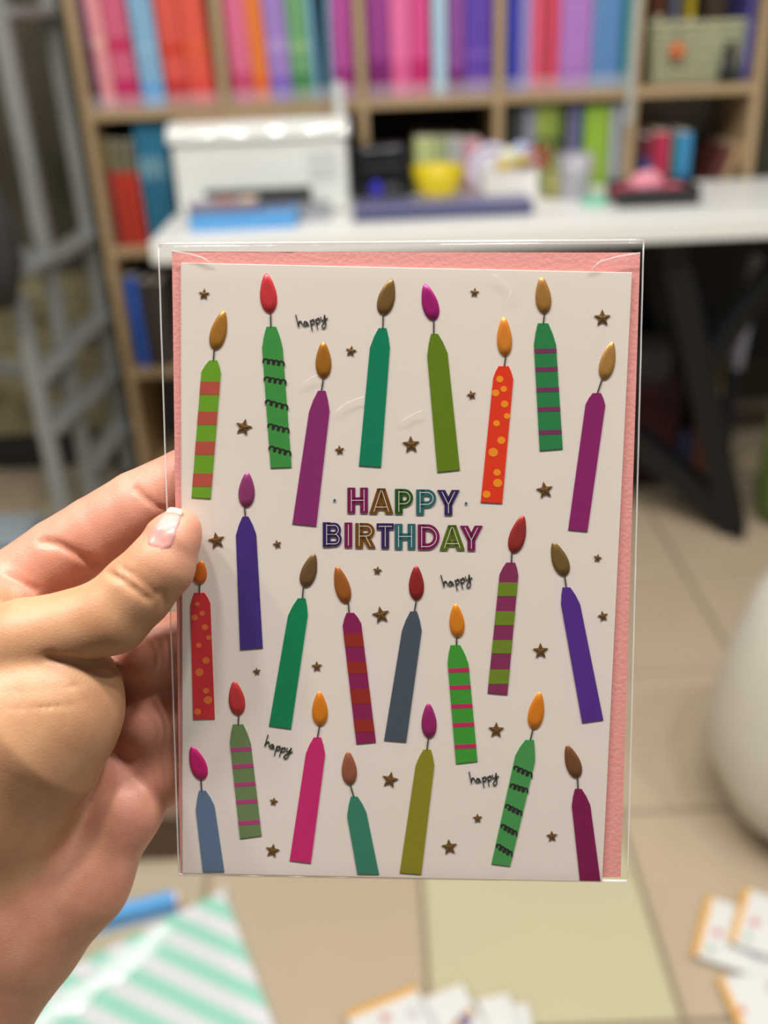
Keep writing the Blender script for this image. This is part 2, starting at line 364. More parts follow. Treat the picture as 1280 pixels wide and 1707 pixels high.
box('rear_feed', (onY(566, 185, pyf+pd-.01).x, pyf+pd-.012, ZT+ph*1.12), (.022, .01, ph*.42), M('panel_light_grey', (205, 208, 205)), pt, .002)
# blue pack pile before printer
def pack(name, px0, px1, pyb, dz, hgt, dep, c, label, top=None, cat='box', ang=0.):
    a = at_t(px0, pyb); b = at_t(px1, pyb); wd = b.x-a.x; z = ZT+dz
    o = thing(name, label, cat, ((a.x+b.x)/2, a.y+dep/2, z)); R = Matrix.Rotation(ang, 4, 'Z')
    box('carton', ((a.x+b.x)/2, a.y+dep/2, z+hgt/2), (wd, dep, hgt), M('carton_%d_%d_%d' % c, c, .4, var=.12, scale=25), o, .002, R)
    for i, tcol in enumerate(top or ()):
        box('printed_patch', ((a.x+wd*(i+.5)/len(top)), a.y+dep/2, z+hgt+.0004), (wd/len(top)*.8, dep*.8, .0012), M('patch_%d_%d_%d' % tcol, tcol, .4), o, 0, R)
    return o
pack('paper_box', 316, 492, 387, .0004, .032, .085, (90, 160, 220), 'light blue flat box in front of the white printer', ((120, 180, 230), (90, 120, 170)))
pack('photo_paper_pack', 318, 430, 386, .0345, .020, .07, (125, 118, 138), 'mauve grey photo paper pack on the light blue box', ((200, 195, 205), (190, 130, 95), (225, 195, 165)))
pack('cable_box', 503, 552, 368, .0004, .03, .05, (150, 152, 160), 'small grey box on the table beside the blue box', ((70, 72, 80),))
# black label printer
lp0 = at_t(590, 334); lp1 = at_t(686, 332); lw = lp1.x-lp0.x; lh = onY(640, 240, lp0.y).z-ZT; lx = (lp0.x+lp1.x)/2; ld = YB-lp0.y-.012
bp_ = M('black_gloss_plastic', (24, 24, 28), .18); lt = thing('label_printer', 'black label printer with glowing blue button', 'printer', (lx, lp0.y+ld/2, ZT))
box('body', (lx, lp0.y+ld/2, ZT+lh*.36), (lw, ld, lh*.72), bp_, lt, .006, None, 3)
box('lid', (lx, lp0.y+ld/2+.003, ZT+lh*.82), (lw*.97, ld-.008, lh*.34), bp_, lt, .02, None, 5, smooth=True)
lc = onY(627, 314, lp0.y-.002); rimpts = [lc+Vector((.009*math.cos(a), -.001, .012*math.sin(a))) for a in [i*math.pi/8 for i in range(17)]]
tube('button_light', rimpts, .003, M('blue_led', (70, 70, 255), .4, emit=((90, 80, 255), .12)), lt, 8)
box('paper_slot', (lx, lp0.y-.001, ZT+lh*.6), (lw*.7, .004, .005), M('slot_grey', (70, 70, 75), .5), lt, 0)
box('button_panel', (lx+.022, lp0.y-.001, lc.z), (.03, .003, .018), M('slot_grey', (70, 70, 75)), lt, .001)
# navy flat board / laptop
n0 = at_t(590, 371); n1 = at_t(893, 362); nv = thing('laptop', 'closed dark navy laptop lying flat on the white table', 'laptop', ((n0.x+n1.x)/2, n0.y+.07, ZT))
nd = .10
box('base', ((n0.x+n1.x)/2, n0.y+nd/2, ZT+.010), (n1.x-n0.x, nd, .019), M('navy_metal', (52, 62, 105), .35), nv, .004)
box('screen_lid', ((n0.x+n1.x)/2, n0.y+nd/2, ZT+.0245), (n1.x-n0.x, nd, .009), M('lilac_navy_lid', (105, 105, 145), .3), nv, .003)
LZ = ZT+.0295
# yellow bowl
yb = onZ(733, 332, ZT); prof = [(.001, 0), (.035, .0), (.05, .012), (.062, .045), (.064, .062), (.061, .062), (.058, .045), (.046, .014), (.001, .006)]
yt = thing('bowl', 'bright yellow plastic bowl behind the navy laptop', 'bowl', (yb.x, yb.y+.055, ZT))
lathe('shell', [(r*.95, z*1.02) for r, z in prof], (yb.x, yb.y+.055, ZT), M('yellow_plastic', (222, 200, 20), .35, var=.03), yt, 36, cap=False)
tube('rim', [Vector((yb.x+.0595*math.cos(a), yb.y+.055+.0595*math.sin(a), ZT+.0632)) for a in [i*math.pi/16 for i in range(33)]], .0022, M('yellow_plastic', (222, 200, 20)), yt, 8)
# white desk organiser
w0 = onZ(808, 340, ZT); w1 = onZ(898, 338, ZT); ww = w1.x-w0.x; wx = (w0.x+w1.x)/2; wy = w0.y+.005; wh = .066
wt = thing('desk_organiser', 'white open box holding scissors and small tools on the table', 'organiser', (wx, wy+.04, ZT))
wm = M('white_box_plastic', (228, 226, 222), .4)
for (cx_, cy_, sx, sy) in ((wx, wy, ww, .004), (wx, wy+.09, ww, .004), (wx-ww/2+.002, wy+.045, .004, .09), (wx+ww/2-.002, wy+.045, .004, .09)):
    box('side_panel', (cx_, cy_, ZT+wh/2+.0005), (sx, sy, wh), wm, wt, .001)
box('bottom_panel', (wx, wy+.045, ZT+.003), (ww-.006, .086, .004), wm, wt, 0)
def rollring(name, c, R, r, mat, label, cat, ax='Y', parts=True):
    t = thing(name, label, cat, c); n = 28; pts = []
    for i in range(n+1):
        a = 2*math.pi*i/n; pts.append(Vector(c)+Vector((R*math.cos(a), 0, R*math.sin(a))))
    tube('tape', pts, r, mat, t, 10)
    o = lathe('core', [(.0005, -r*.5), (R*.95, -r*.5), (R*.95, r*.5), (.0005, r*.5)], (0, 0, 0), M('card_core', (205, 200, 214), .5), t, 28, local=True)
    o.data.transform(Matrix.Rotation(math.pi/2, 4, 'X')); return t
rc = onY(826, 292, wy+.11); rollring('tape_roll', (rc.x-.01, wy+.108, ZT+.0585), .046, .011, M('lavender_film', (208, 202, 225), .2), 'large pale lavender tape roll standing behind the white open box', 'tape')
yc = onY(862, 286, wy+.05)
box_y = thing('glue_stick', 'yellow glue bottle lying across the white open box', 'glue', (yc.x, wy+.04, ZT+wh))
tube('bottle', [(yc.x-.045, wy+.03, ZT+wh+.005), (yc.x+.01, wy+.045, ZT+wh+.016), (yc.x+.02, wy+.047, ZT+wh+.018)], [.013, .012, .006], M('yellow_bright', (235, 205, 40), .4), box_y, 12)
tube('cap', [(yc.x+.02, wy+.047, ZT+wh+.018), (yc.x+.04, wy+.05, ZT+wh+.022)], [.006, .004], M('cap_white', (235, 230, 220), .4), box_y, 10)
def scissors(px, py, col, label):
    c = onY(px, py, wy+.06); t = thing('scissors', label, 'scissors', (c.x, wy+.06, ZT+.01)); m = M('handle_%d_%d_%d' % col, col, .35)
    for s in (-1, 1):
        tube('handle_loop', [Vector((c.x+s*.013+.012*math.cos(a), wy+.06, c.z+.019*math.sin(a))) for a in [i*math.pi/8 for i in range(17)]], .004, m, t, 8)
        bar('blade', (c.x+s*.006, wy+.06, c.z-.018), (c.x-s*.003, wy+.06, ZT+.012), .006, M('steel', (170, 172, 176), .25, 1.), t, .001)
scissors(898, 262, (200, 40, 50), 'red handled scissors standing in the white open box')
scissors(912, 245, (35, 35, 40), 'black handled scissors standing in the white open box')
cc = onY(868, 258, wy+.07); t = thing('tape_dispenser', 'pale blue tape dispenser with a disc standing in the white open box', 'tape', (cc.x, wy+.07, ZT+.01))
lathe('disc', [(.001, -.006), (.026, -.006), (.028, 0), (.026, .006), (.001, .006)], (0, 0, 0), M('pale_blue_plastic', (165, 180, 215), .3), t, 28, local=True)
for o in t.children: o.data.transform(Matrix.Translation((0, 0, cc.z-ZT-.01)) @ Matrix.Rotation(math.pi/2, 4, 'X'))
bar('stem', (cc.x, wy+.07, ZT+.012), (cc.x, wy+.07, cc.z-.02), .012, M('pale_blue_plastic', (165, 180, 215)), t, .002)
cl = onY(846, 262, wy+.04); t = thing('small_clock', 'cream round dial standing at the left of the white open box', 'clock', (cl.x, wy+.03, ZT+.01))
lathe('case', [(.001, -.005), (.02, -.005), (.022, 0), (.02, .005), (.001, .006)], (0, 0, 0), M('cream_plastic', (225, 222, 190), .3), t, 28, local=True)
for o in t.children: o.data.transform(Matrix.Translation((0, 0, cl.z-ZT-.01)) @ Matrix.Rotation(math.pi/2, 4, 'X'))
bar('stand', (cl.x, wy+.03, ZT+.012), (cl.x, wy+.03, cl.z-.018), .01, M('cream_plastic', (225, 222, 190)), t, .002)
# pen pot with clear cup
pc = onZ(962, 336, ZT); clearp = clear_mat('clear_plastic_cup', (.93, .93, .96), 1.45, .08, .05, 40, .3, (.8, .78, .85))
t = thing('plastic_cup', 'clear plastic pen cup on the table right of the white open box', 'cup', (pc.x, pc.y+.04, ZT))
lathe('wall', [(.034, 0.0005), (.036, .03), (.041, .095), (.0395, .095), (.0345, .03), (.032, .003)], (pc.x, pc.y+.04, ZT), clearp, t, 30, cap=False)
lathe('foot', [(.001, .0005), (.033, .0005), (.033, .003), (.001, .003)], (pc.x, pc.y+.04, ZT), clearp, t, 30, cap=False)
def pen(px, py, col, label, dx=0., tip=None):
    e = onY(px, py, pc.y+.045); t = thing('pen', label, 'pen', (e.x-dx, pc.y+.04, ZT+.005), 'pens in the clear cup')
    a = Vector((pc.x+(e.x-pc.x)*.35, pc.y+.04, ZT+.006)); b = Vector((e.x, pc.y+.048, e.z))
    tube('barrel', [a, a.lerp(b, .75)], .005, M('pen_%d_%d_%d' % col, col, .4), t, 10)
    tube('cap', [a.lerp(b, .75), b], [.006, .005], M('pen_%d_%d_%d' % (tip or col), tip or col, .4), t, 10)
pen(990, 272, (110, 160, 70), 'green pen with pink cap in the clear cup', 0, (235, 140, 150))
pen(945, 262, (80, 82, 95), 'grey pen in the clear cup')
pen(968, 258, (150, 145, 170), 'lilac pen in the clear cup')
mt = onZ(996, 343, ZT); t = thing('ribbon_spool', 'small mint green ribbon spool lying on the table', 'spool', (mt.x, mt.y+.02, ZT))
lathe('flange', [(.001, .0004), (.032, .0004), (.032, .004), (.001, .004)], (mt.x, mt.y+.03, ZT), M('mint_plastic', (110, 205, 170), .4), t, 26, cap=False)
lathe('ribbon', [(.001, .004), (.026, .004), (.026, .013), (.001, .013)], (mt.x, mt.y+.03, ZT), M('mint_ribbon', (125, 210, 180), .5), t, 26, cap=False)
yl = onZ(928, 332, ZT); t = thing('key_fob', 'olive yellow round tin on the table behind the laptop end', 'tin', (yl.x, yl.y+.03, ZT))
lathe('tin_body', [(.001, .0004), (.024, .0004), (.024, .05), (.001, .05)], (yl.x, yl.y+.03, ZT), M('olive_tin', (165, 160, 90), .4), t, 26, cap=False)
lathe('tin_lid', [(.0255, .042), (.0255, .054), (.001, .056)], (yl.x, yl.y+.03, ZT), M('olive_tin_lid', (150, 145, 85), .35), t, 26, cap=False)
# black tray with pink items
b0 = onZ(1018, 336, ZT); b1 = onZ(1164, 342, ZT); bw = b1.x-b0.x; bx = (b0.x+b1.x)/2; by = b1.y; btm = M('black_tray_plastic', (40, 40, 43), .45)
t = thing('tray', 'black plastic tray with pink items at the right of the table', 'tray', (bx, by+.06, ZT))
for (cx_, cy_, sx, sy) in ((bx, by, bw, .004), (bx, by+.13, bw, .004), (bx-bw/2, by+.065, .004, .134), (bx+bw/2, by+.065, .004, .134)):
    box('tray_wall', (cx_, cy_, ZT+.020), (sx, sy, .038), btm, t, .001)
box('tray_floor', (bx, by+.065, ZT+.003), (bw-.004, .126, .004), btm, t, 0)
def puff(px, py, r, col, label, sx=1.3):
    c = onY(px, py, by+.06); z0 = ZT+.0055; H = max(c.z-z0, r); t = thing('sponge_puff', label, 'puff', (c.x, by+.06, z0))
    lathe('soft_body', [(.001+r*sx*math.sin(math.pi*i/14), z0*0+H*(1-math.cos(math.pi*i/14))/2) for i in range(15)], (c.x, by+.06, z0), M('puff_%d_%d_%d' % col, col, .8, bump=.6), t, 24, .18, .8, px)
    tube('loop', [Vector((c.x-.008+.016*i/8, by+.03, z0+H*.98+.006*math.sin(math.pi*i/8))) for i in range(9)], .0015, M('loop_white', (230, 200, 205), .6), t, 6)
puff(1080, 284, .026, (235, 150, 168), 'pale pink soft puff on top in the black tray')
puff(1118, 305, .030, (205, 70, 95), 'deep rose soft puff right in the black tray')
puff(1042, 306, .024, (190, 60, 85), 'dark pink soft puff left in the black tray')

# ------------------------------------------------------------------ metal rack at the left
gm = M('grey_painted_steel', (138, 140, 138), .35, .0, var=.06)
def floorpt(px, py): p = onZ(px, py, 0); return p
YA, YBk, YC = 2.22, 2.50, 2.05
A0 = onY(72, 400, YA); B0 = onY(150, 400, YBk); C0 = onY(66, 660, YC)
rk = thing('metal_rack', 'grey painted steel rack with narrow ledges left of the bookcase', 'rack', (A0.x, YA, 0))
PT = {'A': (A0.x, YA), 'B': (B0.x, YBk), 'C': (C0.x, YC), 'D': (A0.x-.42, YBk)}
for k, (x, y) in PT.items():
    hh = .62 if k == 'C' else 1.35
    box('post', (x, y, hh/2+.012), (.034, .034, hh), gm, rk, .004)
    box('rubber_foot', (x, y, .009), (.042, .042, .017), M('black_rubber', (25, 25, 25), .8), rk, .003)
def ledge(p, q, px, py, yy, wd=.06):
    z = onY(px, py, yy).z
    a = Vector((*PT[p], z)); b = Vector((*PT[q], z)); bar('ledge', a, b, wd, gm, rk, .004, .02)
for py in (18, 411, 554, 650): ledge('A', 'B', 115, py, 2.36)
ledge('A', 'B', 165, 742, 2.36)
for py in (443, 610, 698): ledge('C', 'A', 75, py, 2.13)
for py in (40, 411, 610): ledge('A', 'D', 20, py, 2.36)
bar('diagonal_brace', (*PT['A'], .06), (*PT['B'], .20), .022, gm, rk, .003)
def bin_at(x, y, z, s, c, label):
    t = thing('storage_box', label, 'box', (x, y, z), 'storage boxes by the rack'); m = M('bin_%d_%d_%d' % c, c, .5); wd, d, h = s
    box('bin_body', (x, y, z+h*.44), (wd*.96, d*.96, h*.88), m, t, .008)
    box('bin_lid', (x, y, z+h*.94), (wd, d, h*.10), M('binlid_%d_%d_%d' % c, tuple(min(255, int(v*1.1)) for v in c), .4), t, .006)
    bar('handle', (x-wd*.15, y-d/2-.004, z+h*.6), (x+wd*.15, y-d/2-.004, z+h*.6), .014, m, t, .004)
bxr = SHX0-.05; 
bin_at(bxr-.21, 2.69, .10, (.42, .22, .24), (150, 140, 110), 'cream storage box low behind the rack posts')
bin_at(bxr-.20, 2.69, .342, (.38, .20, .17), (142, 132, 102), 'beige storage box stacked on the cream box behind the rack')
bin_at(bxr-.21, 2.69, .0, (.43, .23, .098), (42, 40, 38), 'flat black crate on the floor under the cream box')
# dark mesh bag hanging at the far left
mb = onY(4, 380, 2.0); t = thing('mesh_bag', 'dark mesh bag hanging from the rack at the far left', 'bag', (mb.x-.03, 1.98, .55))
bgm = M('dark_mesh_fabric', (48, 46, 44), .8, var=.35, scale=180, bump=.8, bscale=300)
zt_ = onY(4, 240, 1.98).z; zb_ = onY(4, 520, 1.98).z; hh = zt_-zb_
lathe('bag_body', [(.002, 0), (.045, .01), (.075, hh*.3), (.075, hh*.6), (.05, hh*.85), (.02, hh)], (mb.x-.045, 1.98, zb_), bgm, t, 26, .15, .6, 3)
tube('strap', [(mb.x-.03, 1.98, zt_-.01), (mb.x-.045, 2.03, zt_+.08), (mb.x-.07, 2.12, zt_+.2)], .008, M('bag_strap', (40, 40, 40), .7), t, 8)
fb = onZ(20, 905, .0); t = thing('floor_pad', 'pale blue grey foam pad on the floor below the rack', 'pad', (fb.x-.08, fb.y, .0004))
box('pad_body', (fb.x-.08, fb.y+.03, .0135), (.26, .16, .026), M('blue_grey_foam', (160, 172, 180), .6), t, .006)
box('pad_edge', (fb.x-.08, fb.y-.0505, .0135), (.25, .004, .012), M('pad_trim', (120, 130, 140), .6), t, .001)

# ------------------------------------------------------------------ under the table, right
def carton(px0, px1, pt, pb, y, d, c, label, cat='box', name='carton_box', floor_z=None):
    a = onY(px0, pb, y); b = onY(px1, pb, y); z1 = onY((px0+px1)/2, pt, y).z; z0_ = .001 if floor_z is None else floor_z; h = z1-z0_; x = (a.x+b.x)/2; wd = b.x-a.x
    t = thing(name, label, cat, (x, y+d/2, z0_)); m = M('board_%d_%d_%d' % c, c, .6)
    box('box_body', (x, y+d/2, z0_+h/2), (wd, d, h), m, t, .004)
    box('tape_strip', (x, y+d/2, z0_+h+.0004), (wd*.2, d, .001), M('tape_%d_%d_%d' % c, tuple(int(v*.8+40) for v in c), .4), t, 0)
    return t
z0 = .0
rb = carton(1040, 1122, 640, 800, 2.29, .085, (46, 8, 12), 'dark red box under the table')
carton(1050, 1116, 560, 640, 2.295, .075, (52, 48, 46), 'small grey box on the dark red box under the table', floor_z=onY(1081, 640, 2.29).z+.0014)
carton(1152, 1178, 690, 790, 2.28, .045, (84, 48, 30), 'small orange brown box beneath the table behind the leg')
carton(1126, 1149, 730, 800, 2.28, .045, (26, 32, 60), 'small navy box beneath the table beside the orange box')
# grey post and green bag at the right edge
g0 = onY(1224, 612, 2.24); g1 = onY(1264, 428, 2.24); t = thing('grey_board', 'pale grey board standing on a dark stand under the table at the right', 'board', (g0.x, 2.24, 0))
bar('board_face', g0, g1, .05, M('pale_grey_board', (165, 168, 178), .5), t, .003, .02)
bar('stand', (g0.x, 2.245, .0), (g0.x, 2.245, g0.z+.02), .03, M('dark_stand', (30, 30, 32), .6), t, .003)
g = onZ(1296, 900, 0); t = thing('carrier_bag', 'green carrier bag standing on the floor beside the table leg', 'bag', (g.x+.05, g.y+.08, 0))
lathe('bag_body', [(.065, .001), (.08, .05), (.08, .18), (.07, .28), (.045, .33)], (g.x+.065, g.y+.10, 0), M('green_bag_film', (84, 106, 48), .35, var=.3, scale=12), t, 28, .2, .7, 5)
tube('bag_handle', [Vector((g.x+.065+.04*math.cos(a), g.y+.10, .32+.06*math.sin(a))) for a in [i*math.pi/10 for i in range(11)]], .004, M('green_handle', (66, 90, 40), .5), t, 8)
# pale rounded sack at the right edge
sk = onZ(1330, 1440, 0); t = thing('sack', 'pale grey rounded plastic sack standing on the floor at the right edge', 'sack', (sk.x+.03, sk.y+.14, 0))
sm = M('pale_grey_film', (205, 200, 188), .35, var=.04, scale=5)
lathe('sack_body', [(.06, .001), (.12, .015), (.175, .06), (.195, .12), (.192, .20), (.175, .30), (.15, .38), (.11, .44), (.05, .475), (.02, .485)], (sk.x+.09, sk.y+.10, 0), sm, t, 48, .09, 1., 2)
lathe('sack_neck', [(.022, .47), (.016, .495), (.03, .53), (.045, .55)], (sk.x+.09, sk.y+.10, 0), sm, t, 24, .3, 1., 4, cap=False)
# ------------------------------------------------------------------ card packs on the floor
pwhite = M('white_card_stock', (206, 206, 204), .35, var=.02); pora = M('orange_card_edge', (212, 156, 52), .4, var=.06)
pspot = {'r': M('print_rose', (196, 118, 112), .4), 'g': M('print_green', (108, 166, 136), .4), 'v': M('print_violet', (116, 100, 142), .4), 'y': M('print_gold', (196, 146, 66), .4), 'l': M('print_lilac', (186, 178, 192), .4), 'o': M('print_orange', (206, 96, 60), .4)}
clearw = clear_mat('card_cellophane', (1, 1, 1), 1.45, .05, .4, 60)
def floor_card(p, q, depth, z, label, band, spots, side=1, th=.004, name='card_pack'):
    """p,q: pixel ends of the orange-banded edge; the card runs `depth` metres to its side"""
    a = onZ(*p, z); b = onZ(*q, z); u = (b-a); ln = u.length; u.normalize(); v = Vector((-u.y, u.x, 0))*side
    Mx = Matrix((( u.x, v.x, 0, a.x), (u.y, v.y, 0, a.y), (0, 0, 1, z), (0, 0, 0, 1)))
    t = thing(name, label, 'card', matrix=Mx, group='card packs on the floor')
    box('card_body', (ln/2, depth/2, th/2), (ln, depth, th), pwhite, t, .0006, None, 1, True)
    box('orange_band', (ln/2, band/2, th+.0003), (ln, band, .0008), pora, t, 0, None, 1, True)
    for (s, d_, r, k) in spots:
        lathe('printed_spot', [(r, .0002), (r, .0009), (r*.3, .0012)], (s*ln, d_*depth, th), pspot[k], t, 10, .3, 1., s*9, local=True)
    box('clear_wrap', (ln/2, depth/2, th/2+.001), (ln+.008, depth+.008, th+.0035), clearw, t, .001, None, 1, True)
    return t
sp1 = [(.55, .16, .006, 'r'), (.82, .14, .006, 'g'), (.4, .35, .008, 'l'), (.7, .5, .008, 'l'), (.3, .7, .008, 'l')]
floor_card((1265, 1640), (1300, 1690), .12, .0005, 'orange backed card pack peeking out between the white packs at the right', .12, [], 1)
floor_card((1178, 1496), (1153, 1594), .15, .006, 'white card pack with orange left edge, left of the overlapping pair', .008, sp1, 1)
floor_card((1240, 1482), (1214, 1572), .15, .016, 'white card pack with orange left edge, on top of the overlapping pair', .008, sp1, 1)
floor_card((1194, 1632), (1236, 1730), .13, .0055, 'white card pack with orange edge nearest the camera at the right', .008, [(.6, .1, .005, 'o'), (.3, .5, .01, 'l'), (.7, .6, .01, 'l')], 1)
floor_card((575, 1694), (692, 1646), .12, .007, 'white card pack with orange top edge, leftmost of the fanned four', .008, [(.45, .22, .006, 'r'), (.8, .3, .007, 'l')], -1)
floor_card((704, 1668), (768, 1641), .12, .013, 'cream white card pack with violet print, second of the fanned four', .0006, [(.62, .42, .009, 'v'), (.4, .45, .007, 'y'), (.8, .35, .006, 'y')], -1)
floor_card((794, 1668), (848, 1658), .12, .006, 'plain white card pack, third of the fanned four', .0006, [(.5, .5, .008, 'l')], -1)
floor_card((850, 1676), (880, 1674), .12, .001, 'narrow white card pack, rightmost of the fanned four', .0006, [(.5, .5, .006, 'l')], -1)
# striped gift pack
zs = .012
a = onZ(371, 1488, zs); b = onZ(472, 1760, zs); c = onZ(-60, 1705, zs)
ex = (b-a); ey = (c-a); lx_, ly_ = ex.length, ey.length; ex.normalize(); ey.normalize()
Mx = Matrix(((ex.x, ey.x, 0, a.x), (ex.y, ey.y, 0, a.y), (0, 0, 1, 0.001), (0, 0, 0, 1)))
gp_ = thing('gift_wrap_pack', 'mint and white striped gift wrap pack in clear plastic at lower left', 'gift wrap', (a.x, a.y, .0005))
def worldbox(name, M4, s0, s1, mat, parent, bev=.002):
    bm = bmesh.new(); bmesh.ops.create_cube(bm, size=1)
    for v_ in bm.verts:
        q = [s0[i]+(s1[i]-s0[i])*(v_.co[i]+.5) for i in range(3)]; v_.co = M4 @ Vector(q)
    if bev: bmesh.ops.bevel(bm, geom=bm.edges[:], offset=bev, segments=2, affect='EDGES')
    return add(name, bm_mesh(bm, name), mat, parent)
sm_ = bpy.data.materials.new('mint_stripe_paper'); sm_.use_nodes = True; nt = sm_.node_tree; bs = nt.nodes['Principled BSDF']; bs.inputs['Roughness'].default_value = .35
tc = nt.nodes.new('ShaderNodeTexCoord'); vr = nt.nodes.new('ShaderNodeVectorMath'); vr.operation = 'DOT_PRODUCT'
s_a = onZ(285, 1547, zs); s_b = onZ(412, 1604, zs); sd_ = (s_b-s_a).normalized(); sn = Vector((-sd_.y, sd_.x, 0))
per = abs((onZ(190, 1600, zs)-onZ(225, 1545, zs)).dot(sn))
vr.inputs[1].default_value = sn/(per*.84)
mm = nt.nodes.new('ShaderNodeMath'); mm.operation = 'FRACT'; m3 = nt.nodes.new('ShaderNodeMath'); m3.operation = 'GREATER_THAN'; m3.inputs[1].default_value = .5
mx = nt.nodes.new('ShaderNodeMix'); mx.data_type = 'RGBA'; mx.inputs['A'].default_value = lin((140, 194, 175))+[1]; mx.inputs['B'].default_value = lin((202, 202, 205))+[1]
nt.links.new(tc.outputs['Object'], vr.inputs[0]); nt.links.new(vr.outputs['Value'], mm.inputs[0]); nt.links.new(mm.outputs[0], m3.inputs[0]); nt.links.new(m3.outputs[0], mx.inputs['Factor']); nt.links.new(mx.outputs['Result'], bs.inputs['Base Color'])
worldbox('striped_sheet', Mx, (0, 0, 0), (lx_, ly_, .011), sm_, gp_)
def wrapsheet(name, Mx, x0, x1, y0_, y1, z, amp, mat, parent, n=40, seed=0, sharp=6):
    v = []; f = []
    for i in range(n+1):
        for j in range(n+1):
            x = x0+(x1-x0)*i/n; y = y0_+(y1-y0_)*j/n
            e = min(i, n-i, j, n-j)/n
            zz = z*min(1, e*8)+amp*abs(noise.noise(Vector((x*sharp*4, y*sharp, seed))))*min(1, e*6)
            v.append(Mx @ Vector((x, y, zz)))
    for i in range(n):
        for j in range(n): f.append((i*(n+1)+j, (i+1)*(n+1)+j, (i+1)*(n+1)+j+1, i*(n+1)+j+1))
    return add(name, mesh(name, v, f), mat, parent, True)
wrapsheet('plastic_wrap', Mx, -.012, lx_+.012, -.012, ly_+.012, .0125, .0016, clear_mat('pack_cellophane', (.98, 1, .99), 1.45, .15, .25, 25, .04), gp_)
# crumpled fold of the wrapping
r0_ = onZ(282, 1552, .014); r1_ = onZ(60, 1712, .014); v = []; f = []; n = 26; m_ = 10
side = (r1_-r0_).normalized().cross(Vector((0, 0, 1)))
for i in range(n+1):
    u = i/n; wdt = .006+.035*math.sin(math.pi*min(1, u*.75+.12))*(.7+.5*noise.noise(Vector((u*6, 1, 2))))
    for j in range(m_+1):
        s = j/m_-.5; p = r0_.lerp(r1_, u)+side*(s*wdt*1.3)
        p.z += .014*(1-(2*s)**2)*(.4+1.1*abs(noise.noise(Vector((u*5, s*5, 3)))))+.006*abs(noise.noise(Vector((u*14, s*9, 8)))); v.append(p)
for i in range(n):
    for j in range(m_): f.append((i*(m_+1)+j, (i+1)*(m_+1)+j, (i+1)*(m_+1)+j+1, i*(m_+1)+j+1))
add('plastic_fold', mesh('plastic_fold', v, f), clear_mat('fold_cellophane', (.95, 1, .98), 1.6, .18, .5, 40, .7, (.82, .95, .92)), gp_, True)
kn = onZ(371, 1488, .014); lathe('plastic_knot', [(.001, 0), (.006, .002), (.008, .008), (.004, .014), (.001, .016)], (kn.x, kn.y+.006, .003), clear_mat('knot_film', (.95, .98, .97), 1.5, .1, .5, 60, .4, (.95, .97, .96)), gp_, 14, .2, 1., 1)
# blue box behind the striped pack
ba = onZ(292, 1520, .02); bb = onZ(130, 1562, .02); bu = (bb-ba); bl = bu.length; bu.normalize(); bvv = Vector((bu.y, -bu.x, 0)); bvv = bvv if bvv.y > 0 else -bvv
Mb = Matrix(((bu.x, bvv.x, 0, ba.x), (bu.y, bvv.y, 0, ba.y), (0, 0, 1, 0), (0, 0, 0, 1)))
t = thing('blue_box', 'glossy blue narrow box behind the striped pack', 'box', (ba.x, ba.y, 0))
worldbox('box_body', Mb, (0, .018, .0005), (bl, .036, .020), M('glossy_blue', (95, 160, 215), .15), t)
worldbox('end_cap', Mb, (-.006, .019, .001), (0, .035, .0195), M('cap_pale_pink', (225, 195, 195), .4), t, .001)
ca = onZ(215, 1480, 0); t = thing('brown_carton', 'dark brown carton on the floor behind the blue box', 'box', (ca.x-.05, ca.y+.03, 0))
box('box_body', (ca.x-.02, ca.y+.10, .041), (.20, .10, .08), M('brown_board', (92, 68, 52), .7), t, .003)
box('box_lid', (ca.x-.02, ca.y+.10, .086), (.21, .108, .012), M('brown_lid', (104, 80, 64), .6), t, .003)
# ------------------------------------------------------------------ greeting card, envelope, sleeve
CW, CH = .115, .16362
wv = Vector((-0.11410811, -0.00077867, -0.02137896)); Rc = Matrix.Rotation(wv.length, 3, wv.normalized())
tcam = Vector((0.00408628, -0.01896424, 0.25848815))
def cam2w(p): return EYE + RT*p[0] + UP*p[1] + fw*p[2]
O_ = cam2w(tcam)
def camdir(q): return RT*q[0] + UP*q[1] + fw*q[2]
ax_, ay_, az_ = [camdir(Rc @ Vector(q)) for q in ((1, 0, 0), (0, 1, 0), (0, 0, -1))]
CMX = Matrix(((ax_.x, ay_.x, az_.x, O_.x), (ax_.y, ay_.y, az_.y, O_.y), (ax_.z, ay_.z, az_.z, O_.z), (0, 0, 0, 1)))
CINV = CMX.inverted()
def K(px, py):
    d = ray(px, py); s = (O_-EYE).dot(az_)/d.dot(az_); q = CINV @ (EYE+d*s); return Vector((q.x, q.y))
PXM = (K(641, 950)-K(640, 950)).length
card = thing('greeting_card', 'white birthday greeting card printed with rows of colourful candles', 'card', matrix=CMX)
env = thing('envelope', 'pink paper envelope behind the birthday card', 'envelope', matrix=CMX)
slv = thing('plastic_sleeve', 'clear cellophane sleeve around the birthday card and envelope', 'sleeve', matrix=CMX)
cstock = M('card_stock_white', (222, 212, 203), .42, var=.015, scale=60)
box('card_front', (0, 0, -.00035), (CW, CH, .0003), cstock, card, .0001, None, 1, True)
box('card_back', (-.0003, -.0002, -.0008), (CW, CH, .0003), cstock, card, .0001, None, 1, True)
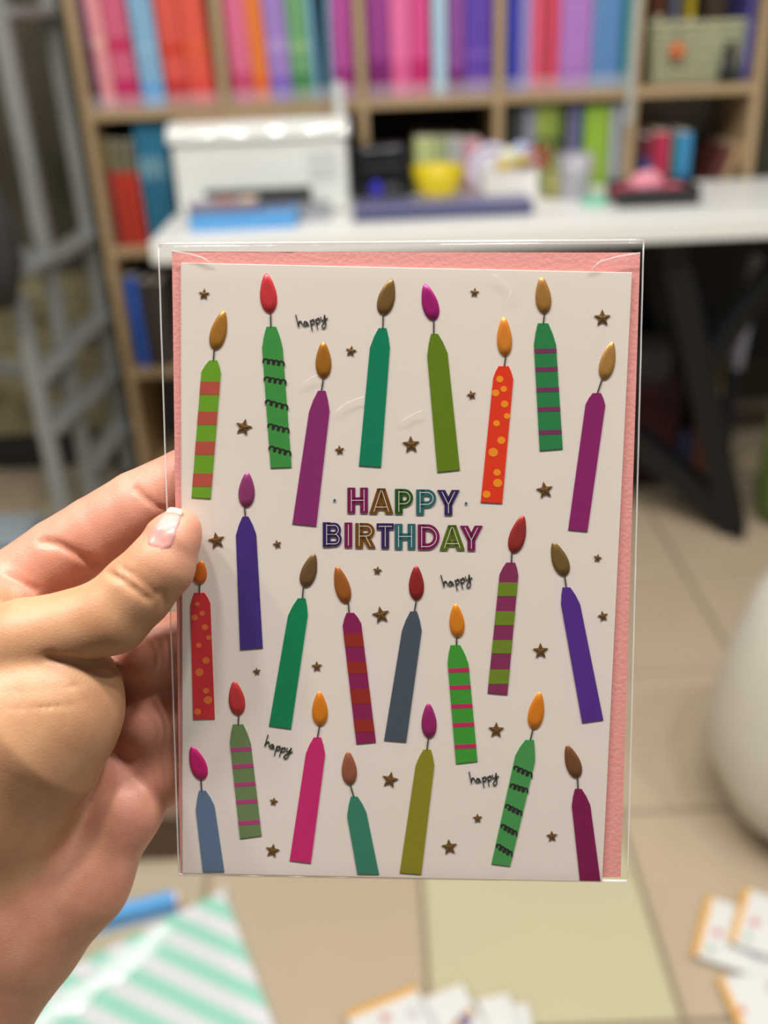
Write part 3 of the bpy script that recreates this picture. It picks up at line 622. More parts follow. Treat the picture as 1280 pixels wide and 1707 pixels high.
# envelope: body and flap
ep = [K(285, 418), K(1069, 420), K(1036, 1466), K(299, 1459)]
pink = M('pink_envelope_paper', (226, 152, 146), .6, var=.04, scale=120, bump=.15, bscale=900)
def prism(poly, z0, z1, inset=0., dome=0.):
    n = len(poly); c = sum((Vector((p[0], p[1])) for p in poly), Vector((0, 0)))/n; v = [(p[0], p[1], z0) for p in poly]
    rad = sum((Vector((p[0], p[1]))-c).length for p in poly)/n; k = 1-inset/max(rad, 1e-9)
    for p in poly: q = c+(Vector((p[0], p[1]))-c)*k; v.append((q.x, q.y, z1))
    f = [(i, (i+1) % n, n+(i+1) % n, n+i) for i in range(n)]
    if dome:
        for p in poly: q = c+(Vector((p[0], p[1]))-c)*.55; v.append((q.x, q.y, z1+dome*.75))
        v.append((c.x, c.y, z1+dome))
        f += [(n+i, n+(i+1) % n, 2*n+(i+1) % n, 2*n+i) for i in range(n)] + [(2*n+i, 2*n+(i+1) % n, 3*n) for i in range(n)]
    else: f.append(tuple(range(n, 2*n)))
    return v, f
def pr(name, poly, z0, z1, mat, parent, inset=0., dome=0., smooth=False):
    v, f = prism(poly, z0, z1, inset, dome); return add(name, mesh(name, v, f), mat, parent, smooth, True)
pr('envelope_body', ep[::-1], -.0019, -.0011, pink, env)
for q in env.children: 
    bm = bmesh.new(); bm.from_mesh(q.data); bmesh.ops.holes_fill(bm, edges=bm.edges); bmesh.ops.recalc_face_normals(bm, faces=bm.faces); bm.to_mesh(q.data); bm.free()
fl = [ep[0], ep[1], K(680, 800)]
pr('envelope_flap', fl[::-1], -.0025, -.0022, pink, env)
# ---- print
INK = {}
def ink(c, rough=.3, metal=.0, coat=.0): return M('ink_%d_%d_%d_%d' % (*c, int(metal*10)), c, rough, metal, var=.05, scale=300, coat=coat)
BLK = ink((45, 42, 40)); WICK = ink((70, 64, 60))
H1, H2, H3 = .00006, .00010, .00014
def flame(tip, base, wpx, c, parent):
    t = Vector(tip); b = Vector(base); a = (t-b); ln = a.length; a.normalize(); s = Vector((-a.y, a.x)); pts = []
    for i in range(28):
        th = 2*math.pi*i/28
        u = (1-math.cos(th))/2                    # 0 base .. 1 tip
        wd = wpx*.5*abs(math.sin(th))*(1-.42*(u-.25))*1.03*(1 if u < .5 else (1-.25*(u-.5)))
        p = b+a*(u*ln)+s*(wd if math.sin(th) >= 0 else -wd); pts.append(K(p.x, p.y))
    pts = pts if sum((pts[i].x*pts[(i+1) % 28].y-pts[(i+1) % 28].x*pts[i].y) for i in range(28)) > 0 else pts[::-1]
    return pr('flame', pts, -.0002, H1, ink(c, .32, .35), parent, .0001, .00010, True)
def ribbon(name, pts, wpx, z, mat, parent, zb=-.0001):
    """flat raised line of pixel points"""
    P = [Vector(p) for p in pts]; Lf = []; Rg = []
    for i, p in enumerate(P):
        d = (P[min(i+1, len(P)-1)]-P[max(i-1, 0)]); d = d.normalized() if d.length > 1e-6 else Vector((1, 0))
        nn = Vector((-d.y, d.x)); k = 1.
        if 0 < i < len(P)-1:
            d1 = (P[i]-P[i-1]).normalized(); k = 1/max(.5, abs(nn.dot(Vector((-d1.y, d1.x)))))
        w_ = wpx[i] if isinstance(wpx, (list, tuple)) else wpx
        Lf.append(K(*(p+nn*(w_/2*k)))); Rg.append(K(*(p-nn*(w_/2*k))))
    v = []; f = []
    for q, r in zip(Lf, Rg): v += [(q.x, q.y, zb), (q.x, q.y, z), (r.x, r.y, z), (r.x, r.y, zb)]
    for i in range(len(P)-1):
        a0 = i*4; b0 = a0+4; f += [(a0, b0, b0+1, a0+1), (a0+1, b0+1, b0+2, a0+2), (a0+2, b0+2, b0+3, a0+3)]
    n4 = (len(P)-1)*4; f += [(0, 1, 2, 3), (n4+3, n4+2, n4+1, n4)]
    return v, f
def rib(name, pts, wpx, z, mat, parent):
    v, f = ribbon(name, pts, wpx, z, mat, parent); return add(name, mesh(name, v, f), mat, parent, False, True)
def candle(body, top, sh, bot, fl_, wick, extra=None, metal=.12):
    """top: (xl,xr,y)  sh: (xl,yl,xr,yr)  bot: (xl,yl,xr,yr)  fl_: (tip, base, width, colour)"""
    xl, xr, y = top
    poly = [(xl, y), (xr, y), ((xr+sh[2])/2+.5, (y*.55+sh[3]*.45)), (sh[2], sh[3]), (bot[2], bot[3]), (bot[0], bot[1]), (sh[0], sh[1]), ((xl+sh[0])/2-.5, (y*.55+sh[1]*.45))]
    kp = [K(*p) for p in poly][::-1]
    o = pr('candle', kp, -.0002, H1, ink(body, .3, metal), card, .00012)
    rib('wick', wick, 2.2, H2, WICK, o)
    flame(*fl_, o)
    def edge(yy, left):
        x0_, y0_, x1_, y1_ = (sh[0], sh[1], bot[0], bot[1]) if left else (sh[2], sh[3], bot[2], bot[3])
        return x0_+(x1_-x0_)*(yy-y0_)/(y1_-y0_)
    if extra:
        kind = extra[0]
        if kind == 'stripe':
            _, bands, c, slope = extra
            for (ya, yb_) in bands:
                q = []
                for (yy, lf) in ((ya, 1), (ya, 0), (yb_, 0), (yb_, 1)):
                    y2 = yy+(slope/2 if lf else -slope/2); q.append(K(edge(y2, lf), y2))
                pr('stripe', q[::-1], -.0001, H2, ink(c, .3, metal), o)
        if kind == 'dots':
            for (dx, dy, r) in extra[1]:
                pr('dot', [K(dx+r*math.cos(a_), dy+r*.92*math.sin(a_)) for a_ in [-i*math.pi/8 for i in range(16)]], -.0001, H2, ink(extra[2]), o)
        if kind == 'scribble':
            for (ax0, ay0, ax1, ay1) in extra[1]:
                pts = []; nl = 4
                for i in range(41):
                    u = i/40; ph_ = u*nl*2*math.pi
                    x = min(max(ax0+(ax1-ax0)*u-3.4*math.sin(ph_), min(ax0, ax1)), max(ax0, ax1)); yv = ay0+(ay1-ay0)*u-7.0*(1-math.cos(ph_))/2+3
                    pts.append((x, yv))
                rib('scribble', pts, 3.2, H2, BLK, o)
    return o
G1 = (110, 160, 40); GOLD = (176, 122, 45); DGOLD = (128, 96, 48); BRN = (140, 88, 50)
def st(*ys, h=3.7): return [(y-h, y+h) for y in ys]
candle(G1, (349, 362, 600), (335.6, 619, 368, 621), (319, 830, 351, 832), ((373, 517), (357, 583), 29, GOLD), [(357, 582), (355.6, 602)], ('stripe', [(636, 658), (686, 708), (735.5, 758), (789, 811)], (182, 82, 66), 0))
candle((64, 146, 66), (444, 460, 544), (436.7, 579, 471, 579), (451, 781, 486, 779.5), ((443.5, 455), (450, 522), 30, (218, 62, 66)), [(451, 522), (451.5, 546)], ('scribble', [(439, 602, 473, 607), (441, 632, 476, 638), (443, 670, 479, 680), (447, 710, 481, 719), (449, 747, 484, 757)]))
candle((138, 42, 108), (530, 542.6, 651), (515, 686, 549.4, 685), (487, 874, 527, 878), ((538.5, 569), (539.5, 631), 28, (172, 112, 30)), [(539, 630), (535.7, 652)])
candle((8, 128, 90), (631, 644, 546.5), (616.5, 579, 650, 579), (598, 777, 635, 779.5), ((653, 464), (637, 525), 30, DGOLD), [(638.8, 522), (638, 548)])
candle((98, 128, 18), (718.4, 730, 556), (712, 593, 746, 588), (729, 788, 766.6, 784), ((708, 473), (724, 534), 29, (172, 30, 118)), [(723, 533), (723, 557)])
candle((226, 58, 28), (831, 848, 610), (822, 630, 855.6, 632), (801, 838, 837, 840), ((839.5, 528), (842, 594), 27, (232, 142, 48)), [(843, 593), (840.5, 611)], ('dots', [(833, 632, 6), (839.5, 648.5, 5.5), (826, 655, 6.3), (841, 673.5, 6.3), (845, 693.5, 5.3), (827.5, 705.5, 5.6), (835.5, 734, 6.8), (822, 754, 8), (828.5, 787.5, 6.2), (829.5, 805, 7.6), (811, 824, 6.6)], (232, 140, 30)))
candle((44, 128, 72), (896.5, 913.7, 538.5), (890, 574, 926.8, 574), (899.6, 752, 938, 749), ((902.5, 461), (908, 523), 28, (176, 126, 62)), [(907.5, 522), (905.5, 540)], ('stripe', st(585, 615.5, 649.5, 682, 720.5), (122, 50, 92), 1.2))
candle((140, 34, 104), (988, 1002, 655), (976, 674, 1009, 675), (947, 884, 979, 887), ((1021, 569), (1006, 633), 27, (184, 136, 72)), [(1003.8, 631), (995.5, 656)])
candle((70, 44, 124), (404, 414, 861), (393, 892, 427, 891), (400, 1084, 438, 1081), ((412, 787), (410, 846), 29, (152, 62, 118)), [(407.5, 845), (409, 862)])
candle((10, 130, 82), (496.6, 509, 997), (480, 1026, 513, 1025), (448, 1211, 485, 1216), ((524, 923), (507, 979), 28, (118, 88, 52)), [(506, 973), (504, 998)])
candle((138, 30, 84), (577.5, 590, 1021.5), (571, 1043, 602, 1039), (594, 1241, 626.6, 1238), ((561, 944), (578, 1006), 27, (170, 98, 38)), [(580.6, 1005), (582, 1023)], ('stripe', [(1056, 1078), (1103, 1123), (1148, 1173), (1200, 1220)], (150, 44, 32), 0))
candle((74, 84, 98), (684, 695, 1019), (670, 1051, 703, 1051), (640, 1235, 677, 1238), ((693.5, 943), (694.5, 1001), 27, (156, 42, 42)), [(694, 1000), (690.6, 1020)])
candle((66, 152, 52), (751, 767, 1075), (746, 1105, 781, 1107), (760, 1274, 796, 1270), ((759, 1006.5), (763.5, 1063), 27, (232, 140, 34)), [(761, 1062), (761, 1076)], ('stripe', st(1117, 1145.5, 1177, 1208, 1244, h=3.4), (196, 36, 96), 1.5))
candle((134, 46, 88), (844, 858.7, 937.6), (832.6, 957.5, 864, 959), (812.6, 1156, 845.6, 1159), ((872, 859), (855, 922), 29, (164, 52, 48)), [(853, 921), (852.5, 939)], ('stripe', [(971, 993.6), (1019, 1042), (1067, 1089), (1116, 1140)], (110, 136, 34), 0))
candle((86, 46, 138), (937.7, 950.5, 979), (935, 1007, 967, 1007), (970.4, 1206, 1005.8, 1201), ((922, 904), (943, 960), 29, (124, 98, 50)), [(941, 959), (944, 980)])
candle((206, 46, 52), (323.7, 340.6, 988), (317.5, 1009, 350.6, 1006), (322, 1200, 358, 1199), ((335.6, 935), (331.5, 974), 25, (220, 116, 36)), [(333, 973), (332.5, 990)], ('dots', [(328.4, 1007, 4.2), (337, 1022.5, 4.5), (324.4, 1029.5, 5.3), (341.5, 1045.6, 5.3), (348, 1063, 4.4), (331.6, 1075.6, 4.7), (343.4, 1101, 6.2), (332.5, 1120.6, 7.2), (343.4, 1151.3, 5.3), (346.6, 1167, 7.2), (329.4, 1186.6, 5.8)], (218, 112, 52)))
candle((96, 118, 146), (331.5, 342.5, 1317.5), (326, 1351, 357.5, 1343.5), (338, 1454, 374, 1454), ((319, 1245), (339, 1300), 29, (206, 32, 118)), [(335, 1299), (336, 1319)])
candle((108, 132, 84), (388, 405, 1207), (383, 1237, 418, 1239), (400, 1399, 436, 1394), ((390, 1136), (398, 1192.5), 29, (206, 62, 62)), [(398, 1192), (397, 1209)], ('stripe', st(1249, 1277, 1307, 1336, 1371, h=3.4), (176, 64, 122), 2.5))
candle((200, 42, 110), (523, 535, 1229), (509.7, 1256, 542, 1257.5), (482.5, 1435.6, 518, 1440), ((532, 1153), (534, 1210.6), 28, (232, 138, 30)), [(532.5, 1210), (529, 1230)])
candle((58, 128, 102), (584.7, 595.6, 1327.5), (578.4, 1361, 610.6, 1354), (595.6, 1458, 632, 1458.5), ((580, 1253), (583.5, 1309), 27, (162, 98, 72)), [(583.8, 1308), (590, 1329)])
candle((142, 134, 34), (706, 718, 1249), (692.7, 1276, 724, 1276), (666, 1456, 702, 1458.6), ((714, 1172.6), (716, 1231), 27, (164, 42, 112)), [(714, 1230), (711.6, 1250)])
candle((72, 150, 78), (876, 890, 1233), (859, 1259, 892, 1269), (819, 1441, 850, 1445), ((900, 1154), (889, 1216), 28, (232, 138, 34)), [(888, 1216), (884, 1234)], ('scribble', [(857, 1280, 886, 1293), (851, 1310, 879, 1319), (843, 1344, 869, 1357), (836, 1377, 861, 1391), (828, 1410, 853, 1425)]))
candle((128, 22, 78), (958.4, 969.4, 1315), (953, 1343.5, 984, 1342), (966.6, 1469, 1001, 1469.5), ((945, 1242.7), (963.5, 1297), 27, (128, 82, 48)), [(962.5, 1296), (963.5, 1316)])
# stars: five-pointed, faceted foil
foil = ink((118, 84, 42), .34, .4)
for i, (x, y, r) in enumerate([(340, 490, 9.5), (406, 712, 14.5), (585, 585, 9.5), (566, 750, 8.2), (685, 741, 15), (791, 487, 8), (786, 658, 8), (1004, 530, 14.5), (908, 817, 14.5), (361, 901, 14.5), (462, 907, 7.5), (629, 951, 7.5), (635, 1025, 15), (428, 1119, 6.5), (528, 1111, 9), (996, 930, 7), (1005, 1027, 9), (901, 1085, 13.5), (827, 1217, 13.5), (650, 1300, 14), (456, 1336, 7), (454, 1418, 12), (749, 1412, 13.5), (796, 1364, 8), (920, 1394, 9.5)]):
    a0 = random.uniform(-.25, .25); v = []; n = 10
    for k in range(n):
        q = K(x+r*(1 if k % 2 == 0 else .45)*math.sin(a0+k*math.pi/5), y-r*(1 if k % 2 == 0 else .45)*math.cos(a0+k*math.pi/5)); v.append((q.x, q.y, -.0001))
    v += [(p[0], p[1], .00006) for p in v[:n]]; q = K(x, y); v.append((q.x, q.y, .00015+.000014*r))
    f = [(k, n+k, n+(k+1) % n, (k+1) % n) for k in range(n)]+[(n+k, 2*n, n+(k+1) % n) for k in range(n)]
    add('star', mesh('star', v, f), foil, card, False, True)
# lettering: bold caps with a white inline
MAG, BRO, DGR, TEA, PUR, OLI = (124, 22, 82), (116, 72, 16), (40, 82, 24), (46, 102, 106), (54, 34, 90), (90, 108, 16)
WL = M('inline_white', (226, 219, 211), .45, var=.01)
def arc(cx_, cy_, rx, ry, a0, a1, n=12): return [(cx_+rx*math.cos(math.radians(a0+(a1-a0)*i/n)), cy_+ry*math.sin(math.radians(a0+(a1-a0)*i/n))) for i in range(n+1)]
def letter(ch, x0_, y0_, x1_, y1_, c):
    """strokes in px inside the letter's box (y down); t = stroke width"""
    w_, h_ = x1_-x0_, y1_-y0_; t = 13.0; k = t/2; S = []; tc_ = 10.2; e = tc_/2
    if ch == 'H': S = [[(k, 0), (k, h_)], [(w_-k, 0), (w_-k, h_)], [(k, h_*.5), (w_-k, h_*.5)]]
    if ch == 'I': S = [[(w_/2, 0), (w_/2, h_)]]
    if ch == 'T': S = [[(0, e), (w_, e)], [(w_/2, k), (w_/2, h_)]]
    if ch == 'P': S = [[(k, 0), (k, h_)], [(k, e)]+arc(w_-e-h_*.235, e+h_*.235, h_*.235, h_*.235, -90, 90)+[(k, e+h_*.47)]]
    if ch == 'R': S = [[(k, 0), (k, h_)], [(k, e)]+arc(w_-e-h_*.22-1.5, e+h_*.2, h_*.22, h_*.2, -90, 90)+[(k, e+h_*.4)], [(w_*.5, h_*.52), (w_-k, h_)]]
    if ch == 'B': S = [[(k, 0), (k, h_)], [(k, e)]+arc(w_-e-h_*.2, e*.5+h_*.245, h_*.17, h_*.245-e*.5, -90, 90)+[(k, h_*.49)], [(k, h_*.49)]+arc(w_-e-h_*.18, h_*.745-e*.5, h_*.18, h_*.255-e*.5, -90, 90)+[(k, h_-e)]]
    if ch == 'D': S = [[(k, 0), (k, h_)], [(k, e)]+arc(w_-e-h_*.36, h_/2, h_*.36, h_/2-e, -90, 90, 16)+[(k, h_-e)]]
    if ch == 'A': S = [[(w_/2, 0), (k*.9, h_)], [(w_/2, 0), (w_-k*.9, h_)], [(w_*.24, h_*.74), (w_*.76, h_*.74)]]
    if ch == 'Y': S = [[(k, 0), (w_/2, h_*.58)], [(w_-k, 0), (w_/2, h_*.58)], [(w_/2, h_*.48), (w_/2, h_)]]
    V = []; Fc = []; V2 = []; F2 = []
    for s in S:
        P = [(x0_+p[0], y0_+p[1]) for p in s]
        diag = ch in 'AYR' and len(P) == 2 and abs(P[0][0]-P[1][0]) > 2 and abs(P[0][1]-P[1][1]) > 2
        tt = tc_*(.84 if ch == 'B' else 1) if len(P) > 2 else (8.6 if ch == 'A' else tc_) if P[0][1] == P[1][1] else t
        if diag:
            v = []
            hw = t*.52
            for (px_, py_), z in ((P[0], 0), (P[1], 0)):
                a_ = K(px_-hw, py_); b_ = K(px_+hw, py_); v += [(a_.x, a_.y, -.0001), (a_.x, a_.y, H1), (b_.x, b_.y, H1), (b_.x, b_.y, -.0001)]
            f = [(0, 4, 5, 1), (1, 5, 6, 2), (2, 6, 7, 3), (0, 1, 2, 3), (7, 6, 5, 4)]
        else: v, f = ribbon('s', P, tt, H1, None, None)
        n0_ = len(V); V += v; Fc += [tuple(i+n0_ for i in q) for q in f]
        # inline: pull free ends in
        Q = [Vector(p) for p in P]; d0 = (Q[1]-Q[0]).normalized(); d1 = (Q[-2]-Q[-1]).normalized()
        if len(Q) == 2:
            fr0 = 3.6 if not (ch in 'HT' and Q[0].y != Q[1].y is False) else 0
            hz = abs(Q[0].y-Q[1].y) < .1
            if not (hz and ch in 'HA'):
                Q[0] += d0*(0 if (ch == 'T' and not hz) or (ch == 'R') else 3.4); Q[1] += d1*(3.4 if not (ch == 'Y' and abs(Q[0].x-Q[1].x) > 1) else 0)
        v, f = ribbon('i', Q, .95, H2, None, None); n0_ = len(V2); V2 += v; F2 += [tuple(i+n0_ for i in q) for q in f]
    o = add('letter', mesh('letter', V, Fc), ink(c, .3, .15), card, False, True)
    add('inline', mesh('inline', V2, F2), WL, o, False, True)
def C7(x, y): return (380+x/2.2857, 780+y/2.2857)
for ch, a, b, c_, d, col in [('H', 455, 75, 533, 172, MAG), ('A', 540, 78, 628, 174, BRO), ('P', 636, 80, 705, 175, DGR), ('P', 717, 82, 793, 178, TEA), ('Y', 797, 84, 882, 180, PUR),
    ('B', 361, 207, 435, 301, PUR), ('I', 442, 208, 475, 303, MAG), ('R', 485, 210, 562, 305, BRO), ('T', 566, 211, 632, 307, PUR), ('H', 635, 213, 714, 309, TEA), ('D', 723, 215, 806, 311, MAG), ('A', 808, 218, 900, 313, OLI), ('Y', 884, 220, 970, 315, MAG)]:
    p = C7(a, b); q = C7(c_, d); letter(ch, p[0], p[1], q[0], q[1], col)
for (x, y) in (C7(406, 123), C7(907, 135)): pr('accent_dot', [K(x+2.2*math.cos(-i*math.pi/6), y+2.2*math.sin(-i*math.pi/6)) for i in range(12)], -.0001, H1, ink(TEA), card)
# handwritten words
def cr(P, n=6):
    P = [Vector(p) for p in P]; P = [P[0]*2-P[1]]+P+[P[-1]*2-P[-2]]; out = []
    for i in range(1, len(P)-2):
        for k in range(n):
            u = k/n; a, b, c_, d = P[i-1], P[i], P[i+1], P[i+2]
            out.append(.5*((2*b)+(c_-a)*u+(2*a-5*b+4*c_-d)*u*u+(3*b-a-3*c_+d)*u**3))
    return out+[P[-2]]
STK = [[(0, -2), (1.5, 8), (3.5, 21), (4.5, 12), (8, 11), (10, 15), (11, 19)],
       [(19, 13), (15, 12), (13, 17), (16, 20), (19.5, 14), (20, 18), (22.5, 19)],
       [(25, 10), (26, 19), (27.5, 30)], [(25.5, 13), (30, 9.5), (32.5, 13), (30, 18), (26.5, 17)],
       [(35, 9), (36, 18), (37.5, 28)], [(35.5, 12), (40, 8), (42.5, 12), (40, 17), (36.5, 16)],
       [(44.5, 6), (46, 13), (50, 11), (52, 3)], [(52, 3), (53, 14), (52, 24), (47.5, 27), (45.5, 23), (51, 15), (57, 9)]]
def happy(ox, oy, ang, sc=1.0, wd=1.5):
    ca_, sa = math.cos(ang), math.sin(ang); V = []; Fc = []
    for s in STK:
        P = [(ox+sc*(p.x*ca_-p.y*sa), oy+sc*(p.x*sa+p.y*ca_)) for p in cr(s)]
        v, f = ribbon('h', P, wd, H1, None, None); n0_ = len(V); V += v; Fc += [tuple(i+n0_ for i in q) for q in f]
    tag(add('handwritten_word', mesh('handwritten_word', V, Fc), BLK, card, False, True), 'small black handwritten happy')
happy(493, 526, -.09, .92); happy(735, 960, -.11, .90); happy(446, 1226, .42, .86); happy(782, 1288, -.05, .86)
# sleeve: front and back film, seams
film = clear_mat('cellophane_film', (.995, .995, .995), 1.48, .035, .35, 14, 0., dist=.0012)
sq = [K(263, 407), K(1074, 401), K(1047, 1471), K(297, 1460)]
def film_sheet(name, zc, sgn, seed):
    n, m_ = 56, 72; v = []; f = []
    for j in range(m_+1):
        for i in range(n+1):
            u = i/n; w_ = j/m_; p = (sq[0]*(1-u)+sq[1]*u)*(1-w_)+(sq[3]*(1-u)+sq[2]*u)*w_
            dx = min(u, 1-u)*CW*1.08; dy = min(w_, 1-w_)*CH*1.04; e = min(1, min(dx, dy)/.0042); e = e*e*(3-2*e)
            nz_ = noise.noise(Vector((p.x*45, p.y*45, seed)))*.00016+noise.noise(Vector((p.x*160, p.y*50, seed+4)))*.00006*(2.5 if dx < .004 else 1)
            z_e = (-.0007+.0009*w_**6 if sgn > 0 else -.0010-.0010*w_**6); v.append((p.x, p.y, z_e+(zc-z_e)*e+nz_*(.35+.65*e)*1.0+(sgn*.0001)))
    for j in range(m_):
        for i in range(n): a_ = j*(n+1)+i; f.append((a_, a_+n+1, a_+n+2, a_+1))
    return add(name, mesh(name, v, f), film, slv, True, True)
film_sheet('front_film', .00075, 1, 1.); film_sheet('back_film', -.0029, -1, 9.)
seamm = clear_mat('sleeve_seam', (1, 1, 1), 1.3, .15, .2, 80, .35, (1, 1, 1))
topseam = clear_mat('sleeve_top_fold', (1, 1, 1), 1.9, .12, .3, 60, .25, (1, 1, 1))
for a, b, r in ((0, 1, .0006), (1, 2, .00022), (3, 0, .00022), (2, 3, .0004)):
    tube('seam', [Vector((*(sq[a].lerp(sq[b], i/30)), -.0008+.0003*noise.noise(Vector((i*.7, a, 1))))) for i in range(31)], r, topseam if a == 0 else seamm, slv, 8, True)
# flap crease lines at the envelope corners
for P in ([K(287, 419), K(318, 424), K(338, 430), K(352, 438)], [K(985, 449), K(1000, 436), K(1030, 428), K(1066, 422)]):
    tube('film_crease', [Vector((p.x, p.y, .0006)) for p in P], .00018, seamm, slv, 5, True)

for P in ([(559, 687), (575, 674), (592, 666), (606, 661)], [(503, 640), (515, 632), (528, 625)], [(668, 702), (690, 690), (704, 684)], [(822, 458), (838, 470), (850, 484), (846, 500)]):
    tube('film_crease', [Vector((*K(*p), .00085)) for p in cr(P, 4)], .00007, seamm, slv, 5, True)

# ------------------------------------------------------------------ hand (one continuous surface grown from a distance field)
def cd(py): return .2491+(py-440)*(.0186/1017)
def CP(px, py, dz): z = cd(py)+dz/1000.; return np.array([(px-CX)*z/F, -(py-CY)*z/F, z])
def RP(py, dz, rpx): return rpx*(cd(py)+dz/1000.)/F
VX = .00085
lo = np.array([-.150, -.185, .205]); hi = np.array([-.028, .022, .318])
N = ((hi-lo)/VX).astype(int)+1
gx, gy, gz = [np.linspace(lo[i], lo[i]+VX*(N[i]-1), N[i], dtype=np.float32) for i in range(3)]
GX, GY, GZ = np.meshgrid(gx, gy, gz, indexing='ij')
def seg(a, ra, b, rb):
    ab = b-a; L2 = float(ab@ab)+1e-12
    px_, py_, pz_ = GX-np.float32(a[0]), GY-np.float32(a[1]), GZ-np.float32(a[2])
    h = np.clip((px_*np.float32(ab[0])+py_*np.float32(ab[1])+pz_*np.float32(ab[2]))/np.float32(L2), 0, 1)
    d = np.sqrt((px_-h*np.float32(ab[0]))**2+(py_-h*np.float32(ab[1]))**2+(pz_-h*np.float32(ab[2]))**2)
    return d-(np.float32(ra)+h*np.float32(rb-ra))
def smin(a, b, k):
    h = np.clip(.5+.5*(b-a)/k, 0, 1); return b+(a-b)*h-k*h*(1-h)
def chain(pts, k=.0015):
    d = None
    for p, q in zip(pts[:-1], pts[1:]):
        s = seg(CP(*p[:3]), RP(p[1], p[2], p[3]), CP(*q[:3]), RP(q[1], q[2], q[3])); d = s if d is None else smin(d, s, k)
    return d
thumb = chain([(299, 884, -7.2, 37), (288, 900, -8.2, 47), (268, 942, -9.5, 57), (228, 985, -10, 62), (186, 1026, -10.5, 65), (120, 1046, -11, 62), (40, 1066, -11.5, 68), (-70, 1110, -12, 84)], .001)
thenar = smin(chain([(92, 1163, -6, 98), (52, 1195, -7, 138)], .004), chain([(52, 1195, -7, 138), (-40, 1290, -4, 165), (-140, 1420, 4, 190)], .004), .006)
index = chain([(-120, 1050, 10, 92), (-30, 1010, 12, 70), (30, 973, 12.5, 62), (98, 926, 13, 62), (160, 890, 13.3, 63), (232, 846, 13, 62), (312, 804, 12.2, 57), (380, 780, 11.5, 50)], .0006)
web = chain([(-130, 1060, 2, 90), (-30, 1012, 0, 56), (22, 1012, 2, 34)], .004)
hypo = chain([(158, 1246, 17, 36), (184, 1290, 14, 46), (205, 1345, 9, 62), (128, 1462, 6, 85), (30, 1566, 6, 86), (-90, 1690, 4, 120)], .005)
palm = chain([(20, 1150, 18, 120), (60, 1320, 16, 130), (-60, 1480, 10, 160)], .01)
mid = chain([(60, 1090, 24, 75), (190, 1088, 20, 62), (260, 1084, 14.5, 60), (350, 1062, 11.8, 52)], .004)
ring = chain([(60, 1210, 24, 75), (190, 1205, 21, 62), (262, 1204, 14.5, 58), (345, 1190, 11.5, 50)], .004)
pink_f = chain([(80, 1320, 24, 70), (195, 1300, 20, 56), (262, 1292, 14.5, 53), (330, 1270, 10.5, 44)], .004)
arm = chain([(-60, 1500, 6, 190), (-200, 1650, 0, 215), (-330, 1800, -10, 225)], .01)
fingers = smin(smin(mid, ring, .0055), pink_f, .0055)
front = smin(thumb, thenar, .0022)
D = smin(index, web, .005)
D = smin(D, front, .0016)
back = smin(palm, fingers, .003)
hy = smin(hypo, arm, .012)
D = smin(D, back, .0015); D = smin(D, hy, .0014); D = smin(D, smin(arm, thenar, .02), .004)
def sample(P):
    q = (P-lo)/VX; i = np.clip(q.astype(int), 0, N-2); f = q-i; r = 0
    for a in (0, 1):
        for b in (0, 1):
            for c_ in (0, 1):
                wgt = (f[0] if a else 1-f[0])*(f[1] if b else 1-f[1])*(f[2] if c_ else 1-f[2]); r += wgt*D[i[0]+a, i[1]+b, i[2]+c_]
    return r
def hit(px, py):
    z = .206
    for _ in range(160):
        P = np.array([(px-CX)*z/F, -(py-CY)*z/F, z]); d = sample(P)
        if d < .0001: return P
        z += max(d*.7, .0002)
        if z > .312: break
    return None
# skin folds: narrow grooves laid along the surface
def groove(pts, r, k):
    global D
    H = [hit(*p) for p in pts]; H = [h for h in H if h is not None]
    g = None
    for a, b in zip(H[:-1], H[1:]):
        if np.linalg.norm(a-b) > .012: continue
        s = seg(a, r, b, r); g = s if g is None else np.minimum(g, s)
    if g is not None:
        m = -smin(-D, g, k); D = m
groove([(70, 903), (98, 908), (130, 925), (160, 940), (182, 950)], .0008, .0016)
groove([(0, 955), (30, 968), (58, 985), (72, 992)], .0006, .0016)
groove([(225, 815), (240, 830), (258, 842), (272, 850)], .0004, .0014)
groove([(178, 953), (205, 968), (232, 988), (250, 1000)], .00045, .0012)
groove([(200, 945), (222, 958), (245, 975), (262, 992)], .0003, .0010)
groove([(80, 1096), (110, 1100), (150, 1106), (185, 1112)], .0008, .0018)
groove([(5, 1153), (50, 1153), (100, 1149), (135, 1140)], .00012, .0006)
groove([(10, 1182), (60, 1180), (110, 1176), (150, 1166)], .0001, .0005)
groove([(270, 985), (275, 1010), (282, 1030)], .0003, .001)
